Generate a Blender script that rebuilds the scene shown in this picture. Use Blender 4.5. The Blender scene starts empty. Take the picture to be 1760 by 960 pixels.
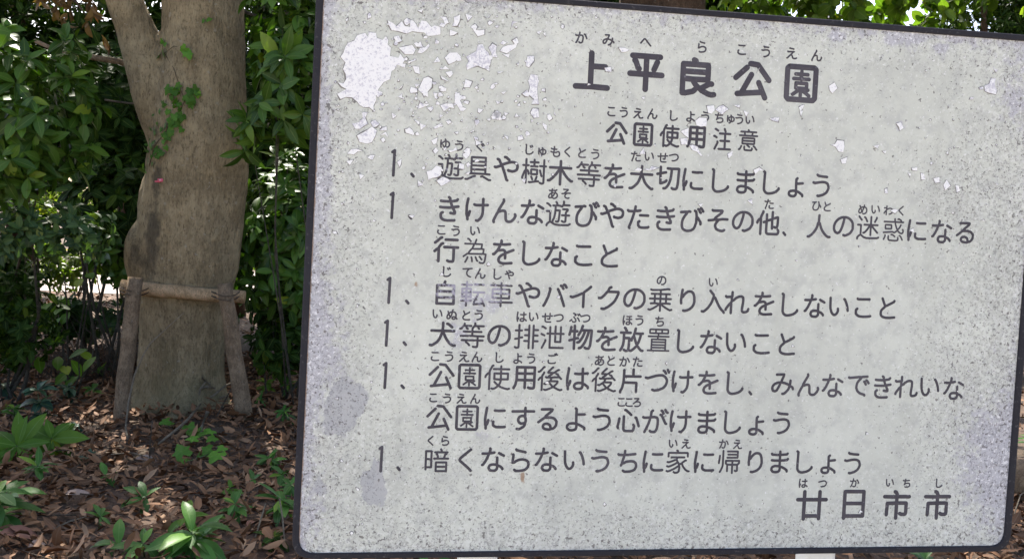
import bpy, bmesh, math
import numpy as np
from mathutils import Vector, Matrix, noise
from mathutils.geometry import tessellate_polygon
from mathutils.bvhtree import BVHTree

scene = bpy.context.scene
COL = scene.collection

# ------------------------------------------------------------------ camera
F = 1800.0                        # focal length in pixels of the 1760 px wide photograph
CX, CY = 880.0, 480.0
SIGN_R = np.array([[0.9844, -0.0453, -0.1702], [0.0355, 0.9976, -0.0599], [0.1725, 0.0529, 0.9836]])
SIGN_T = np.array([0.28509, 0.01068, 1.69490])
CAM_POS = np.array([0.0, 0.0, 1.2])
_z = -SIGN_R[:, 1] / np.linalg.norm(SIGN_R[:, 1])
_y = np.array([0, 0, 1.0]) - _z[2] * _z
_y /= np.linalg.norm(_y)
_x = np.cross(_y, _z)
M = np.array([_x, _y, _z])        # camera axes (right, down, forward) -> world
cam_d = bpy.data.cameras.new("camera")
cam = bpy.data.objects.new("camera", cam_d)
COL.objects.link(cam)
rot = np.column_stack([M @ [1, 0, 0], M @ [0, -1, 0], M @ [0, 0, -1]])
mw = Matrix.Identity(4)
for i in range(3):
    for j in range(3):
        mw[i][j] = rot[i, j]
    mw[i][3] = CAM_POS[i]
cam.matrix_world = mw
cam_d.sensor_fit = 'HORIZONTAL'
cam_d.sensor_width = 36.0
cam_d.lens = 36.0 * F / 1760.0
cam_d.clip_start = 0.05
cam_d.clip_end = 3000.0
scene.camera = cam

# ------------------------------------------------------------------ sky, sun, exposure
SUN_EL = math.radians(52)
SUN_AZ = math.radians(-22)        # from +Y, seen from above: negative is towards -X
world = bpy.data.worlds.new("World")
scene.world = world
world.use_nodes = True
wn = world.node_tree.nodes
sky = wn.new("ShaderNodeTexSky")
sky.sky_type = 'NISHITA'
sky.sun_disc = False
sky.sun_elevation = SUN_EL
sky.sun_rotation = SUN_AZ
sky.air_density = 0.8
sky.dust_density = 3.6
sky.ozone_density = 0.5
wn["Background"].inputs["Strength"].default_value = 0.13
world.node_tree.links.new(sky.outputs[0], wn["Background"].inputs["Color"])
sun_d = bpy.data.lights.new("sun", 'SUN')
sun_d.energy = 3.8
sun_d.angle = math.radians(0.5)
sun_d.color = (1.0, 0.95, 0.86)
sun = bpy.data.objects.new("sun", sun_d)
COL.objects.link(sun)
sdir = Vector((math.sin(SUN_AZ) * math.cos(SUN_EL), math.cos(SUN_AZ) * math.cos(SUN_EL), math.sin(SUN_EL)))
sun.rotation_euler = sdir.to_track_quat('Z', 'Y').to_euler()
scene.view_settings.view_transform = 'Standard'
scene.view_settings.look = 'None'
scene.view_settings.gamma = 1.0
scene.view_settings.use_curve_mapping = False
scene.view_settings.exposure = 1.62
scene.render.engine = 'CYCLES'
scene.cycles.max_bounces = 8
scene.cycles.diffuse_bounces = 4
scene.cycles.transmission_bounces = 6
scene.cycles.caustics_reflective = False
scene.cycles.caustics_refractive = False
scene.cycles.use_denoising = True

# ------------------------------------------------------------------ pixel helpers (all return real points in metres)
def ray(px, py):
    return M @ np.array([(px - CX) / F, (py - CY) / F, 1.0])

def at(px, py, Y):
    r = ray(px, py)
    return CAM_POS + r * (Y / r[1])

def on_ground(px, py, z=0.0):
    r = ray(px, py)
    return CAM_POS + r * ((z - CAM_POS[2]) / r[2])

def to_px(P):
    P = np.atleast_2d(P)
    c = (P - CAM_POS) @ M          # camera coords
    return np.c_[CX + F * c[:, 0] / c[:, 2], CY + F * c[:, 1] / c[:, 2]]

def height(x, y):
    """gentle unevenness of the planted bed, with a low mound at the tree foot"""
    x = np.asarray(x, float); y = np.asarray(y, float)
    h = 0.018 * np.sin(1.7 * x + 0.6) * np.cos(1.3 * y) + 0.012 * np.sin(4.1 * x - 2.0 * y) + 0.006 * np.sin(9 * x + 7 * y)
    h = h + 0.05 * np.exp(-((x - TREE[0]) ** 2 + (y - TREE[1]) ** 2) / 0.35)
    return h * np.clip((y - 1.0) / 1.0, 0, 1) * np.clip((13 - y) / 1.5, 0, 1)

TREE = on_ground(325, 722)[:2] + np.array([0.0, 0.30])
TY = TREE[1]

# ------------------------------------------------------------------ object helpers
def link(o):
    COL.objects.link(o)
    return o

def thing(name, label, cat, loc=(0, 0, 0), group=None):
    o = link(bpy.data.objects.new(name, None))
    o.empty_display_size = 0.1
    o.location = Vector([float(v) for v in loc])
    o["label"] = label
    o["category"] = cat
    if group:
        o["group"] = group
    return o

def tag(o, label, cat, group=None, kind=None):
    if label: o["label"] = label
    if cat: o["category"] = cat
    if group: o["group"] = group
    if kind: o["kind"] = kind
    return o

def root_loc(o):
    v = np.zeros(3)
    while o is not None:
        v = v + np.array(o.location)
        o = o.parent
    return v

def mesh_obj(name, V, loops, starts, mats, parent=None, smooth=True, attrs=None, matidx=None, loc=None):
    """one mesh object from flat numpy arrays; V is in world metres"""
    V = np.asarray(V, np.float64)
    off = root_loc(parent) if parent is not None else (np.array(loc, float) if loc is not None else np.zeros(3))
    me = bpy.data.meshes.new(name)
    me.vertices.add(len(V))
    me.vertices.foreach_set("co", (V - off).astype(np.float32).ravel())
    loops = np.asarray(loops, np.int32); starts = np.asarray(starts, np.int32)
    me.loops.add(len(loops))
    me.loops.foreach_set("vertex_index", loops)
    me.polygons.add(len(starts))
    me.polygons.foreach_set("loop_start", starts)
    me.update(calc_edges=True)
    me.polygons.foreach_set("use_smooth", np.full(len(starts), bool(smooth)))
    if matidx is not None:
        me.polygons.foreach_set("material_index", np.asarray(matidx, np.int32))
    for k, a in (attrs or {}).items():
        at_ = me.attributes.new(k, 'FLOAT', 'POINT')
        at_.data.foreach_set("value", np.asarray(a, np.float32))
    for m in (mats if isinstance(mats, (list, tuple)) else [mats]):
        me.materials.append(m)
    me.validate()
    o = link(bpy.data.objects.new(name, me))
    if parent is not None:
        o.parent = parent
    elif loc is not None:
        o.location = Vector([float(v) for v in loc])
    return o

class MB:
    """collects polygons of one mesh"""
    def __init__(self):
        self.V = []; self.F = []; self.mi = []; self.n = 0
    def add(self, verts, faces, mi=0):
        verts = np.asarray(verts, float).reshape(-1, 3)
        self.V.append(verts)
        for f in faces:
            self.F.append([i + self.n for i in f]); self.mi.append(mi)
        self.n += len(verts)
    def tube(self, pts, radii, seg=10, cap=True, wob=0.0, rng=None, mi=0):
        pts = np.asarray(pts, float); n = len(pts)
        rad = np.broadcast_to(np.asarray(radii, float), (n,))
        T = np.gradient(pts, axis=0); T /= np.linalg.norm(T, axis=1)[:, None] + 1e-12
        up = np.array([0.13, 0.31, 0.94]) if abs(T[0][2]) < 0.9 else np.array([0.96, 0.2, 0.1])
        vs = []
        for i in range(n):
            a = np.cross(T[i], up); a /= np.linalg.norm(a); b = np.cross(T[i], a)
            for k in range(seg):
                t = 2 * math.pi * k / seg
                r = rad[i] * (1 + (wob * (rng.random() - 0.5) if rng is not None else 0))
                vs.append(pts[i] + r * (math.cos(t) * a + math.sin(t) * b))
        fs = [[i * seg + k, i * seg + (k + 1) % seg, (i + 1) * seg + (k + 1) % seg, (i + 1) * seg + k] for i in range(n - 1) for k in range(seg)]
        if cap:
            fs.append(list(range(seg))[::-1]); fs.append([(n - 1) * seg + k for k in range(seg)])
        self.add(vs, fs, mi)
    def build(self, name, mats, parent=None, smooth=True, attrs=None, loc=None):
        V = np.concatenate(self.V)
        loops = [i for f in self.F for i in f]
        starts = np.cumsum([0] + [len(f) for f in self.F])[:-1]
        return mesh_obj(name, V, loops, starts, mats, parent, smooth, attrs, self.mi, loc)

def unit(a):
    return a / (np.linalg.norm(a, axis=-1, keepdims=True) + 1e-12)

# leaf templates: (t along, s across, width factor) and faces
def template(ts, ws):
    vs = [(0.0, 0.0, 0.0)]; rows = []
    for t, w in zip(ts, ws):
        i = len(vs); vs += [(t, -1.0, w), (t, 0.0, w), (t, 1.0, w)]; rows.append(i)
    vs.append((1.0, 0.0, 0.0)); tip = len(vs) - 1
    fs = [[0, rows[0] + 1, rows[0]], [0, rows[0] + 2, rows[0] + 1]]
    for a, b in zip(rows[:-1], rows[1:]):
        fs += [[a, a + 1, b + 1, b], [a + 1, a + 2, b + 2, b + 1]]
    fs += [[rows[-1], rows[-1] + 1, tip], [rows[-1] + 1, rows[-1] + 2, tip]]
    return np.array(vs), fs
LEAF_FULL = template([0.12, 0.3, 0.5, 0.7, 0.87], [0.42, 0.8, 1.0, 0.82, 0.42])
LEAF_OVAL = template([0.08, 0.28, 0.55, 0.82], [0.55, 0.95, 1.0, 0.62])
LEAF_MID = template([0.25, 0.65], [0.75, 0.8])
LEAF_LOW = template([0.5], [1.0])

def leaf_arrays(P, A, N, L, W, curl, fold, tpl, twist=None):
    """vectorised leaves: P base, A axis, N upper-face normal, L length, W full width"""
    tv, tf = tpl
    n = len(P)
    A = unit(A); N = unit(N - (N * A).sum(1, keepdims=True) * A); S = np.cross(A, N)
    L = np.broadcast_to(L, (n,)); W = np.broadcast_to(W, (n,)); curl = np.broadcast_to(curl, (n,)); fold = np.broadcast_to(fold, (n,))
    t = tv[:, 0][None, :, None]; s = tv[:, 1][None, :, None]; w = tv[:, 2][None, :, None]
    Lx = L[:, None, None]; Wx = W[:, None, None]; cx = curl[:, None, None]; fx = fold[:, None, None]
    ang = cx * t
    along = np.where(np.abs(cx) > 1e-3, np.sin(ang) / np.where(np.abs(cx) > 1e-3, cx, 1), t) * Lx
    down = np.where(np.abs(cx) > 1e-3, (1 - np.cos(ang)) / np.where(np.abs(cx) > 1e-3, cx, 1), 0) * Lx
    V = P[:, None, :] + A[:, None, :] * along - N[:, None, :] * down
    V = V + S[:, None, :] * (s * w * Wx / 2 * np.cos(fx)) + N[:, None, :] * (np.abs(s) * w * Wx / 2 * np.sin(fx))
    k = len(tv)
    lp = np.concatenate([np.array(f) for f in tf]); ln = np.array([len(f) for f in tf])
    loops = (lp[None, :] + (np.arange(n) * k)[:, None]).ravel()
    lens = np.tile(ln, n)
    starts = np.concatenate([[0], np.cumsum(lens)[:-1]])
    across = np.tile(1 - np.abs(tv[:, 1]), n)
    return V.reshape(-1, 3), loops, starts, across

def leaf_obj(name, P, A, N, L, W, curl, fold, tpl, mat, parent=None):
    V, lo, st, ac = leaf_arrays(P, A, N, L, W, curl, fold, tpl)
    return mesh_obj(name, V, lo, st, mat, parent, True, {"mid": ac})

def whorls(rng, C, D, k, L, aspect, spread=(50, 88), droop=0.25, jit=0.35, twig=0.5):
    """whorls of k leaves round twig directions D at points C"""
    n = len(C)
    D = unit(D)
    ref = unit(rng.normal(size=(n, 3)))
    a = unit(np.cross(D, ref)); b = np.cross(D, a)
    idx = np.repeat(np.arange(n), k)
    ph = (np.tile(np.arange(k), n) * 2.39996 + np.repeat(rng.random(n) * 6.28, k) + rng.normal(0, 0.4, n * k))
    sp = np.radians(rng.uniform(spread[0], spread[1], n * k))
    R = np.cos(ph)[:, None] * a[idx] + np.sin(ph)[:, None] * b[idx]
    A = np.cos(sp)[:, None] * D[idx] + np.sin(sp)[:, None] * R
    A[:, 2] -= droop * rng.random(n * k)
    A = unit(A + rng.normal(0, 0.16, A.shape))
    N = unit(D[idx] + rng.normal(0, jit, A.shape) + np.array([0, 0, 0.35]))
    Ls = L * rng.uniform(0.5, 1.12, n * k)
    P = C[idx] - D[idx] * (rng.random(n * k) * L * twig)[:, None]
    return P, A, N, Ls, Ls * aspect * rng.uniform(0.85, 1.15, n * k)

# ------------------------------------------------------------------ materials
def new_mat(name):
    m = bpy.data.materials.new(name); m.use_nodes = True
    nt = m.node_tree
    return m, nt, nt.nodes["Principled BSDF"]

def node(nt, typ, **kw):
    n = nt.nodes.new(typ)
    for k, v in kw.items():
        if k in n.inputs.keys() if hasattr(n.inputs, "keys") else False:
            n.inputs[k].default_value = v
        else:
            setattr(n, k, v)
    return n

def ramp(nt, fac, stops, interp='LINEAR'):
    r = nt.nodes.new("ShaderNodeValToRGB"); r.color_ramp.interpolation = interp
    el = r.color_ramp.elements
    while len(el) < len(stops): el.new(0.5)
    for e, (p, c) in zip(el, stops):
        e.position = p; e.color = (*c, 1) if len(c) == 3 else c
    nt.links.new(fac, r.inputs[0])
    return r.outputs[0]

def math_n(nt, op, a, b=None, clamp=False):
    n = nt.nodes.new("ShaderNodeMath"); n.operation = op; n.use_clamp = clamp
    for i, v in enumerate((a, b)):
        if v is None: continue
        if isinstance(v, (int, float)): n.inputs[i].default_value = v
        else: nt.links.new(v, n.inputs[i])
    return n.outputs[0]

def mix_c(nt, fac, a, b, blend='MIX'):
    n = nt.nodes.new("ShaderNodeMix"); n.data_type = 'RGBA'; n.blend_type = blend
    for sock, v in ((n.inputs[0], fac), (n.inputs[6], a), (n.inputs[7], b)):
        if isinstance(v, (int, float)): sock.default_value = v
        elif isinstance(v, tuple): sock.default_value = (*v, 1)
        else: nt.links.new(v, sock)
    return n.outputs[2]

def noise_n(nt, scale, detail=3, rough=0.55, vec=None, stretch=None):
    tc = nt.nodes.new("ShaderNodeTexCoord")
    src = vec or tc.outputs["Object"]
    if stretch:
        mp = nt.nodes.new("ShaderNodeMapping"); mp.inputs["Scale"].default_value = stretch
        nt.links.new(src, mp.inputs[0]); src = mp.outputs[0]
    n = nt.nodes.new("ShaderNodeTexNoise")
    n.inputs["Scale"].default_value = scale; n.inputs["Detail"].default_value = detail; n.inputs["Roughness"].default_value = rough
    nt.links.new(src, n.inputs["Vector"])
    return n.outputs["Fac"]

def attr_n(nt, name):
    a = nt.nodes.new("ShaderNodeAttribute"); a.attribute_name = name
    return a.outputs["Fac"]

def smooth_step(nt, x, lo, hi):
    n = nt.nodes.new("ShaderNodeMapRange"); n.interpolation_type = 'SMOOTHSTEP'
    nt.links.new(x, n.inputs["Value"])
    for k, v in (("From Min", lo), ("From Max", hi)):
        if isinstance(v, (int, float)): n.inputs[k].default_value = v
        else: nt.links.new(v, n.inputs[k])
    return n.outputs["Result"]

def bump(nt, bsdf, h, strength=0.3, dist=0.01):
    b = nt.nodes.new("ShaderNodeBump"); b.inputs["Strength"].default_value = strength; b.inputs["Distance"].default_value = dist
    nt.links.new(h, b.inputs["Height"]); nt.links.new(b.outputs[0], bsdf.inputs["Normal"])

def leaf_mat(name, dark, mid, light, rough=0.38, trans=0.3, rib=(0.16, 0.22, 0.06), spec=0.5, under=None):
    m, nt, b = new_mat(name)
    g = nt.nodes.new("ShaderNodeNewGeometry")
    c = ramp(nt, g.outputs["Random Per Island"], [(0.0, dark), (0.5, mid), (0.9, light), (0.95, tuple(1.35 * v for v in light)), (1.0, (light[0] * 2.6, light[1] * 1.7, light[2] * 1.2))])
    blot = smooth_step(nt, noise_n(nt, 140, 3, 0.7), 0.66, 0.72)
    c = mix_c(nt, math_n(nt, 'MULTIPLY', blot, 0.4), c, (0.09, 0.075, 0.025))
    nz = noise_n(nt, 35, 2)
    c = mix_c(nt, math_n(nt, 'MULTIPLY', nz, 0.35), c, tuple(0.55 * v for v in mid))
    ribf = smooth_step(nt, attr_n(nt, "mid"), 0.88, 0.99)
    c = mix_c(nt, math_n(nt, 'MULTIPLY', ribf, 0.55), c, rib)
    if under:
        c = mix_c(nt, math_n(nt, 'MULTIPLY', g.outputs["Backfacing"], 0.5), c, under)
    nt.links.new(c, b.inputs["Base Color"])
    b.inputs["Roughness"].default_value = rough
    b.inputs["Specular IOR Level"].default_value = spec
    bump(nt, b, noise_n(nt, 90, 2), 0.15, 0.004)
    tr = nt.nodes.new("ShaderNodeBsdfTranslucent")
    tc = mix_c(nt, 1.0, c, (1.5, 1.75, 0.55), 'MULTIPLY')
    nt.links.new(tc, tr.inputs["Color"])
    mx = nt.nodes.new("ShaderNodeMixShader"); mx.inputs[0].default_value = trans
    nt.links.new(b.outputs[0], mx.inputs[1]); nt.links.new(tr.outputs[0], mx.inputs[2])
    nt.links.new(mx.outputs[0], nt.nodes["Material Output"].inputs["Surface"])
    return m

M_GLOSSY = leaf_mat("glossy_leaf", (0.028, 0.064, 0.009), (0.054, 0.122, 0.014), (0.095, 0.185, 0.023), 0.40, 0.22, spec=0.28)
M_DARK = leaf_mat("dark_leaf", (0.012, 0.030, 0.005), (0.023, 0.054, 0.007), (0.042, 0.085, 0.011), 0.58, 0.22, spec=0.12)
M_OVAL = leaf_mat("matte_leaf", (0.03, 0.06, 0.025), (0.05, 0.10, 0.035), (0.09, 0.15, 0.045), 0.5, 0.25, spec=0.25)
M_BLUISH = leaf_mat("bluish_leaf", (0.015, 0.04, 0.025), (0.03, 0.075, 0.045), (0.06, 0.12, 0.075), 0.40, 0.18, spec=0.3)
M_FRESH = leaf_mat("fresh_leaf", (0.055, 0.12, 0.014), (0.085, 0.18, 0.02), (0.13, 0.23, 0.03), 0.45, 0.35, rib=(0.2, 0.3, 0.1), spec=0.2)
M_SEED = leaf_mat("seedling_leaf", (0.035, 0.09, 0.02), (0.06, 0.15, 0.03), (0.09, 0.21, 0.035), 0.42, 0.28, rib=(0.16, 0.28, 0.08), spec=0.25)
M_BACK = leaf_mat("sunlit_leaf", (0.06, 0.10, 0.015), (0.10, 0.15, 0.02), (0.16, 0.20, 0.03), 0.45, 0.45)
M_CANOPY = leaf_mat("canopy_leaf", (0.05, 0.10, 0.012), (0.085, 0.15, 0.018), (0.13, 0.20, 0.025), 0.42, 0.5, rib=(0.15, 0.22, 0.06), spec=0.25)
M_IVY = leaf_mat("ivy_leaf", (0.05, 0.12, 0.016), (0.07, 0.17, 0.02), (0.10, 0.23, 0.028), 0.5, 0.2, spec=0.2, rib=(0.12, 0.22, 0.05))
M_DRYLEAF = leaf_mat("dry_leaf", (0.09, 0.05, 0.02), (0.17, 0.10, 0.045), (0.26, 0.16, 0.075), 0.7, 0.2, rib=(0.25, 0.17, 0.09), spec=0.2)

def litter_mat(name, stops, rough=0.75):
    m, nt, b = new_mat(name)
    g = nt.nodes.new("ShaderNodeNewGeometry")
    c = ramp(nt, g.outputs["Random Per Island"], stops)
    c = mix_c(nt, math_n(nt, 'MULTIPLY', noise_n(nt, 28, 3), 0.45), c, (0.045, 0.026, 0.017))
    c = mix_c(nt, math_n(nt, 'MULTIPLY', smooth_step(nt, attr_n(nt, "mid"), 0.86, 0.98), 0.3), c, (0.26, 0.18, 0.12))
    nt.links.new(c, b.inputs["Base Color"])
    b.inputs["Roughness"].default_value = rough
    b.inputs["Specular IOR Level"].default_value = 0.3
    bump(nt, b, noise_n(nt, 120, 3), 0.3, 0.003)
    return m
M_LITTER = litter_mat("leaf_litter", [(0.0, (0.085, 0.040, 0.017)), (0.25, (0.18, 0.086, 0.038)), (0.6, (0.27, 0.130, 0.058)), (0.9, (0.34, 0.182, 0.090)), (1.0, (0.47, 0.29, 0.165))])
M_ORANGE = litter_mat("orange_leaf", [(0.0, (0.30, 0.15, 0.06)), (1.0, (0.33, 0.17, 0.07))])
M_PALELEAF = litter_mat("pale_leaf", [(0.0, (0.34, 0.25, 0.20)), (1.0, (0.36, 0.26, 0.21))])
M_REDLEAF = litter_mat("red_leaf", [(0.0, (0.24, 0.11, 0.07)), (1.0, (0.26, 0.12, 0.08))])

def bark_mat(name, c1, c2, lichen=(0.34, 0.31, 0.26), stain=True, sc=1.0, moss=(0.10, 0.095, 0.05)):
    m, nt, b = new_mat(name)
    big = noise_n(nt, 3.0 * sc, 3)
    fine = noise_n(nt, 34 * sc, 6, 0.7, stretch=(1, 1, 0.22))
    grain = noise_n(nt, 95 * sc, 5, 0.75, stretch=(1, 1, 0.35))
    rings = noise_n(nt, 26 * sc, 3, 0.6, stretch=(0.15, 0.15, 1))
    c = mix_c(nt, smooth_step(nt, big, 0.35, 0.68), c1, c2)
    c = mix_c(nt, math_n(nt, 'MULTIPLY', smooth_step(nt, fine, 0.42, 0.72), 0.42), c, tuple(1.55 * v for v in c2))
    c = mix_c(nt, math_n(nt, 'MULTIPLY', smooth_step(nt, fine, 0.46, 0.28), 0.45), c, tuple(0.42 * v for v in c1))
    c = mix_c(nt, math_n(nt, 'MULTIPLY', smooth_step(nt, grain, 0.50, 0.36), 0.75), c, tuple(0.38 * v for v in c1))
    c = mix_c(nt, math_n(nt, 'MULTIPLY', smooth_step(nt, grain, 0.54, 0.66), 0.5), c, tuple(1.4 * v for v in c2))
    c = mix_c(nt, math_n(nt, 'MULTIPLY', smooth_step(nt, rings, 0.60, 0.72), 0.25), c, tuple(0.5 * v for v in c1))
    mott = noise_n(nt, 8.5 * sc, 5, 0.65)
    c = mix_c(nt, math_n(nt, 'MULTIPLY', smooth_step(nt, mott, 0.42, 0.66), 0.45), c, tuple(0.62 * v for v in c1))
    c = mix_c(nt, math_n(nt, 'MULTIPLY', smooth_step(nt, mott, 0.48, 0.34), 0.35), c, tuple(1.3 * v for v in c2))
    lm = smooth_step(nt, noise_n(nt, 30 * sc, 4, 0.6), 0.645, 0.675)
    c = mix_c(nt, math_n(nt, 'MULTIPLY', lm, 0.55), c, lichen)
    if stain:
        st = attr_n(nt, "stain"); brk = noise_n(nt, 9, 5, 0.65)
        f = smooth_step(nt, math_n(nt, 'ADD', st, math_n(nt, 'MULTIPLY', math_n(nt, 'SUBTRACT', brk, 0.5), 1.7)), 0.32, 0.75)
        c = mix_c(nt, math_n(nt, 'MULTIPLY', f, 0.68), c, (0.05, 0.044, 0.036))
        mo = smooth_step(nt, math_n(nt, 'ADD', attr_n(nt, "moss"), math_n(nt, 'MULTIPLY', math_n(nt, 'SUBTRACT', brk, 0.5), 0.8)), 0.3, 0.9)
        c = mix_c(nt, math_n(nt, 'MULTIPLY', mo, 0.38), c, moss)
    nt.links.new(c, b.inputs["Base Color"])
    b.inputs["Roughness"].default_value = 0.9
    b.inputs["Specular IOR Level"].default_value = 0.2
    h = math_n(nt, 'ADD', math_n(nt, 'MULTIPLY', fine, 0.7), math_n(nt, 'MULTIPLY', grain, 0.5))
    bump(nt, b, h, 1.0, 0.03)
    return m
M_BARK = bark_mat("tree_bark", (0.28, 0.213, 0.122), (0.38, 0.30, 0.18), lichen=(0.42, 0.38, 0.30), moss=(0.20, 0.18, 0.085))
M_BARK2 = bark_mat("brown_bark", (0.075, 0.048, 0.032), (0.13, 0.085, 0.055), stain=False, sc=1.6)
M_STEM = bark_mat("grey_stem", (0.085, 0.075, 0.058), (0.14, 0.125, 0.095), stain=False, sc=3)
M_POST = bark_mat("weathered_post", (0.25, 0.175, 0.11), (0.38, 0.275, 0.175), stain=False, sc=2.5)
M_RAIL = bark_mat("split_rail", (0.56, 0.37, 0.20), (0.74, 0.52, 0.31), stain=False, sc=2.5, lichen=(0.42, 0.33, 0.22))
M_TWIG = bark_mat("dry_twig", (0.26, 0.21, 0.15), (0.36, 0.30, 0.22), stain=False, sc=4)
M_DARKTWIG = bark_mat("dark_twig", (0.10, 0.075, 0.055), (0.17, 0.13, 0.095), stain=False, sc=4)
def green_stem():
    m, nt, b = new_mat("green_stem")
    c = mix_c(nt, noise_n(nt, 40, 2), (0.07, 0.12, 0.03), (0.12, 0.11, 0.05))
    nt.links.new(c, b.inputs["Base Color"]); b.inputs["Roughness"].default_value = 0.6
    return m
M_GSTEM = green_stem()

def soil_mat():
    m, nt, b = new_mat("soil")
    n1 = noise_n(nt, 18, 6, 0.7); n2 = noise_n(nt, 1.2, 3)
    c = ramp(nt, n1, [(0.3, (0.035, 0.021, 0.013)), (0.5, (0.085, 0.050, 0.030)), (0.7, (0.15, 0.090, 0.055))])
    c = mix_c(nt, math_n(nt, 'MULTIPLY', smooth_step(nt, n2, 0.45, 0.7), 0.4), c, (0.05, 0.05, 0.028))
    nt.links.new(c, b.inputs["Base Color"]); b.inputs["Roughness"].default_value = 0.95
    bump(nt, b, n1, 0.8, 0.03)
    return m
M_SOIL = soil_mat()
def sand_mat(name, c1, c2):
    m, nt, b = new_mat(name)
    n1 = noise_n(nt, 2.5, 5, 0.65); n2 = noise_n(nt, 60, 4, 0.7)
    c = mix_c(nt, n1, c1, c2)
    c = mix_c(nt, math_n(nt, 'MULTIPLY', smooth_step(nt, n2, 0.5, 0.7), 0.3), c, tuple(0.6 * v for v in c1))
    nt.links.new(c, b.inputs["Base Color"]); b.inputs["Roughness"].default_value = 0.95
    bump(nt, b, n2, 0.4, 0.01)
    return m
M_SAND = sand_mat("sandy_ground", (0.38, 0.33, 0.26), (0.48, 0.42, 0.34))
M_PALEPATH = sand_mat("pale_gravel", (0.34, 0.29, 0.25), (0.44, 0.38, 0.33))

# ================================================================== SETTING
rng = np.random.default_rng(7)
def grid_axis(lo, hi, step, far):
    mid = np.arange(lo, hi + 1e-6, step)
    g = np.cumsum(step * 1.28 ** np.arange(1, 40)); g = g[g < far]
    return np.concatenate([(lo - g)[::-1], mid, hi + g])
gx = grid_axis(-6.0, 5.0, 0.06, 900); gy = grid_axis(1.0, 13.0, 0.06, 900)
XX, YY = np.meshgrid(gx, gy)
ZZ = height(XX, YY)
nx, ny = len(gx), len(gy)
ii = (np.arange(ny - 1)[:, None] * nx + np.arange(nx - 1)[None, :]).ravel()
lo = np.stack([ii, ii + 1, ii + nx + 1, ii + nx], 1).ravel()
g_ = mesh_obj("ground", np.c_[XX.ravel(), YY.ravel(), ZZ.ravel()], lo, np.arange(len(ii)) * 4, M_SOIL)
g_["kind"] = "structure"
def sheet(name, x0, x1, y0, y1, z, mat):
    b = MB(); b.add([[x0, y0, z], [x1, y0, z], [x1, y1, z], [x0, y1, z]], [[0, 1, 2, 3]])
    o = b.build(name, mat, smooth=False); o["kind"] = "structure"; return o
sheet("park_path", -60, 60, -70, 2.5, 0.03, M_SAND)
sheet("gravel_path", -50, 50, 14.2, 21.0, 0.008, M_PALEPATH)

# leaf litter: nobody could count it
def litter(n, x0, x1, y0, y1, seed, L=(0.045, 0.105)):
    r = np.random.default_rng(seed)
    x = r.uniform(x0, x1, n); y = r.uniform(y0, y1, n)
    z = height(x, y) + r.uniform(0.002, 0.05, n)
    th = r.uniform(0, 6.283, n)
    A = np.c_[np.cos(th), np.sin(th), r.normal(0, 0.26, n)]
    N = np.c_[r.normal(0, 0.5, n), r.normal(0, 0.5, n), np.ones(n)]
    Ls = L[0] + (L[1] - L[0]) * r.random(n) ** 1.35
    up_ = r.random(n) < 0.10
    A[up_, 2] += r.uniform(0.4, 1.1, up_.sum()); z[up_] += 0.01
    bare_ = np.sin(3.1 * x + 1.3 * np.sin(2.3 * y)) * np.sin(2.7 * y + 1.1 * np.sin(1.9 * x)) > 0.72
    z = np.where(bare_ & (r.random(n) < 0.40), z - 0.2, z)
    return np.c_[x, y, z], A, N, Ls, Ls * r.uniform(0.28, 0.5, n), r.normal(0.3, 0.8, n), r.normal(0.25, 0.4, n)
la = litter(36000, -4.2, 2.6, 2.6, 8.5, 1, (0.03, 0.10))
lb = litter(9000, -6.5, 5.0, 2.55, 14.0, 2)
arr = [np.concatenate([a, b]) for a, b in zip(la, lb)]
d_ = np.hypot(arr[0][:, 0] - TREE[0], arr[0][:, 1] - TREE[1])
keep = d_ > 0.22
arr = [a[keep] for a in arr]
o = leaf_obj("leaf_litter", *arr, LEAF_MID, M_LITTER)
o["kind"] = "stuff"

# ================================================================== THE SIGN
SU = M @ SIGN_R[:, 0]; SU = SU / np.linalg.norm(SU)
SV = -(M @ SIGN_R[:, 1]); SV = SV / np.linalg.norm(SV)
SWv = np.cross(SU, SV)             # out of the board, towards the reader
S0 = CAM_POS + M @ SIGN_T
def uv(px, py):
    r = ray(px, py)
    k = ((S0 - CAM_POS) @ SWv) / (r @ SWv)
    p = CAM_POS + r * k - S0
    return np.array([p @ SU, p @ SV])
def S(u, v, w):
    u = np.asarray(u, float); v = np.asarray(v, float); w = np.asarray(w, float)
    return S0 + u[..., None] * SU + v[..., None] * SV + w[..., None] * SWv
PXM = np.linalg.norm(uv(1000, 480) - uv(990, 480)) / 10     # metres per photo pixel in the middle of the board
base = S0.copy(); base[2] = 0
sign = thing("park_sign", "weathered white park notice board with dark lettering and black edge on two white posts", "sign", base)

def rounded(corners, rad, seg=7):
    out = []
    n = len(corners)
    for i in range(n):
        p = np.array(corners[i]); a = np.array(corners[i - 1]); b = np.array(corners[(i + 1) % n])
        da = (a - p) / np.linalg.norm(a - p); db = (b - p) / np.linalg.norm(b - p)
        p0 = p + da * rad; p1 = p + db * rad
        for t in np.linspace(0, 1, seg):
            out.append((1 - t) ** 2 * p0 + 2 * t * (1 - t) * p + t * t * p1)
    return np.array(out)
inner_px = [(557.0, -24), (1789, 73.5), (1723.5, 936.5), (512.5, 949.5)]
outer_px = [(544.5, -35), (1801, 63.5), (1734.5, 946.5), (500.5, 959.5)]
cin = [uv(*p) for p in inner_px]; cout = [uv(*p) for p in outer_px]
ring_in = rounded(cin, 0.026); ring_out = rounded(cout, 0.034)

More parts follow.
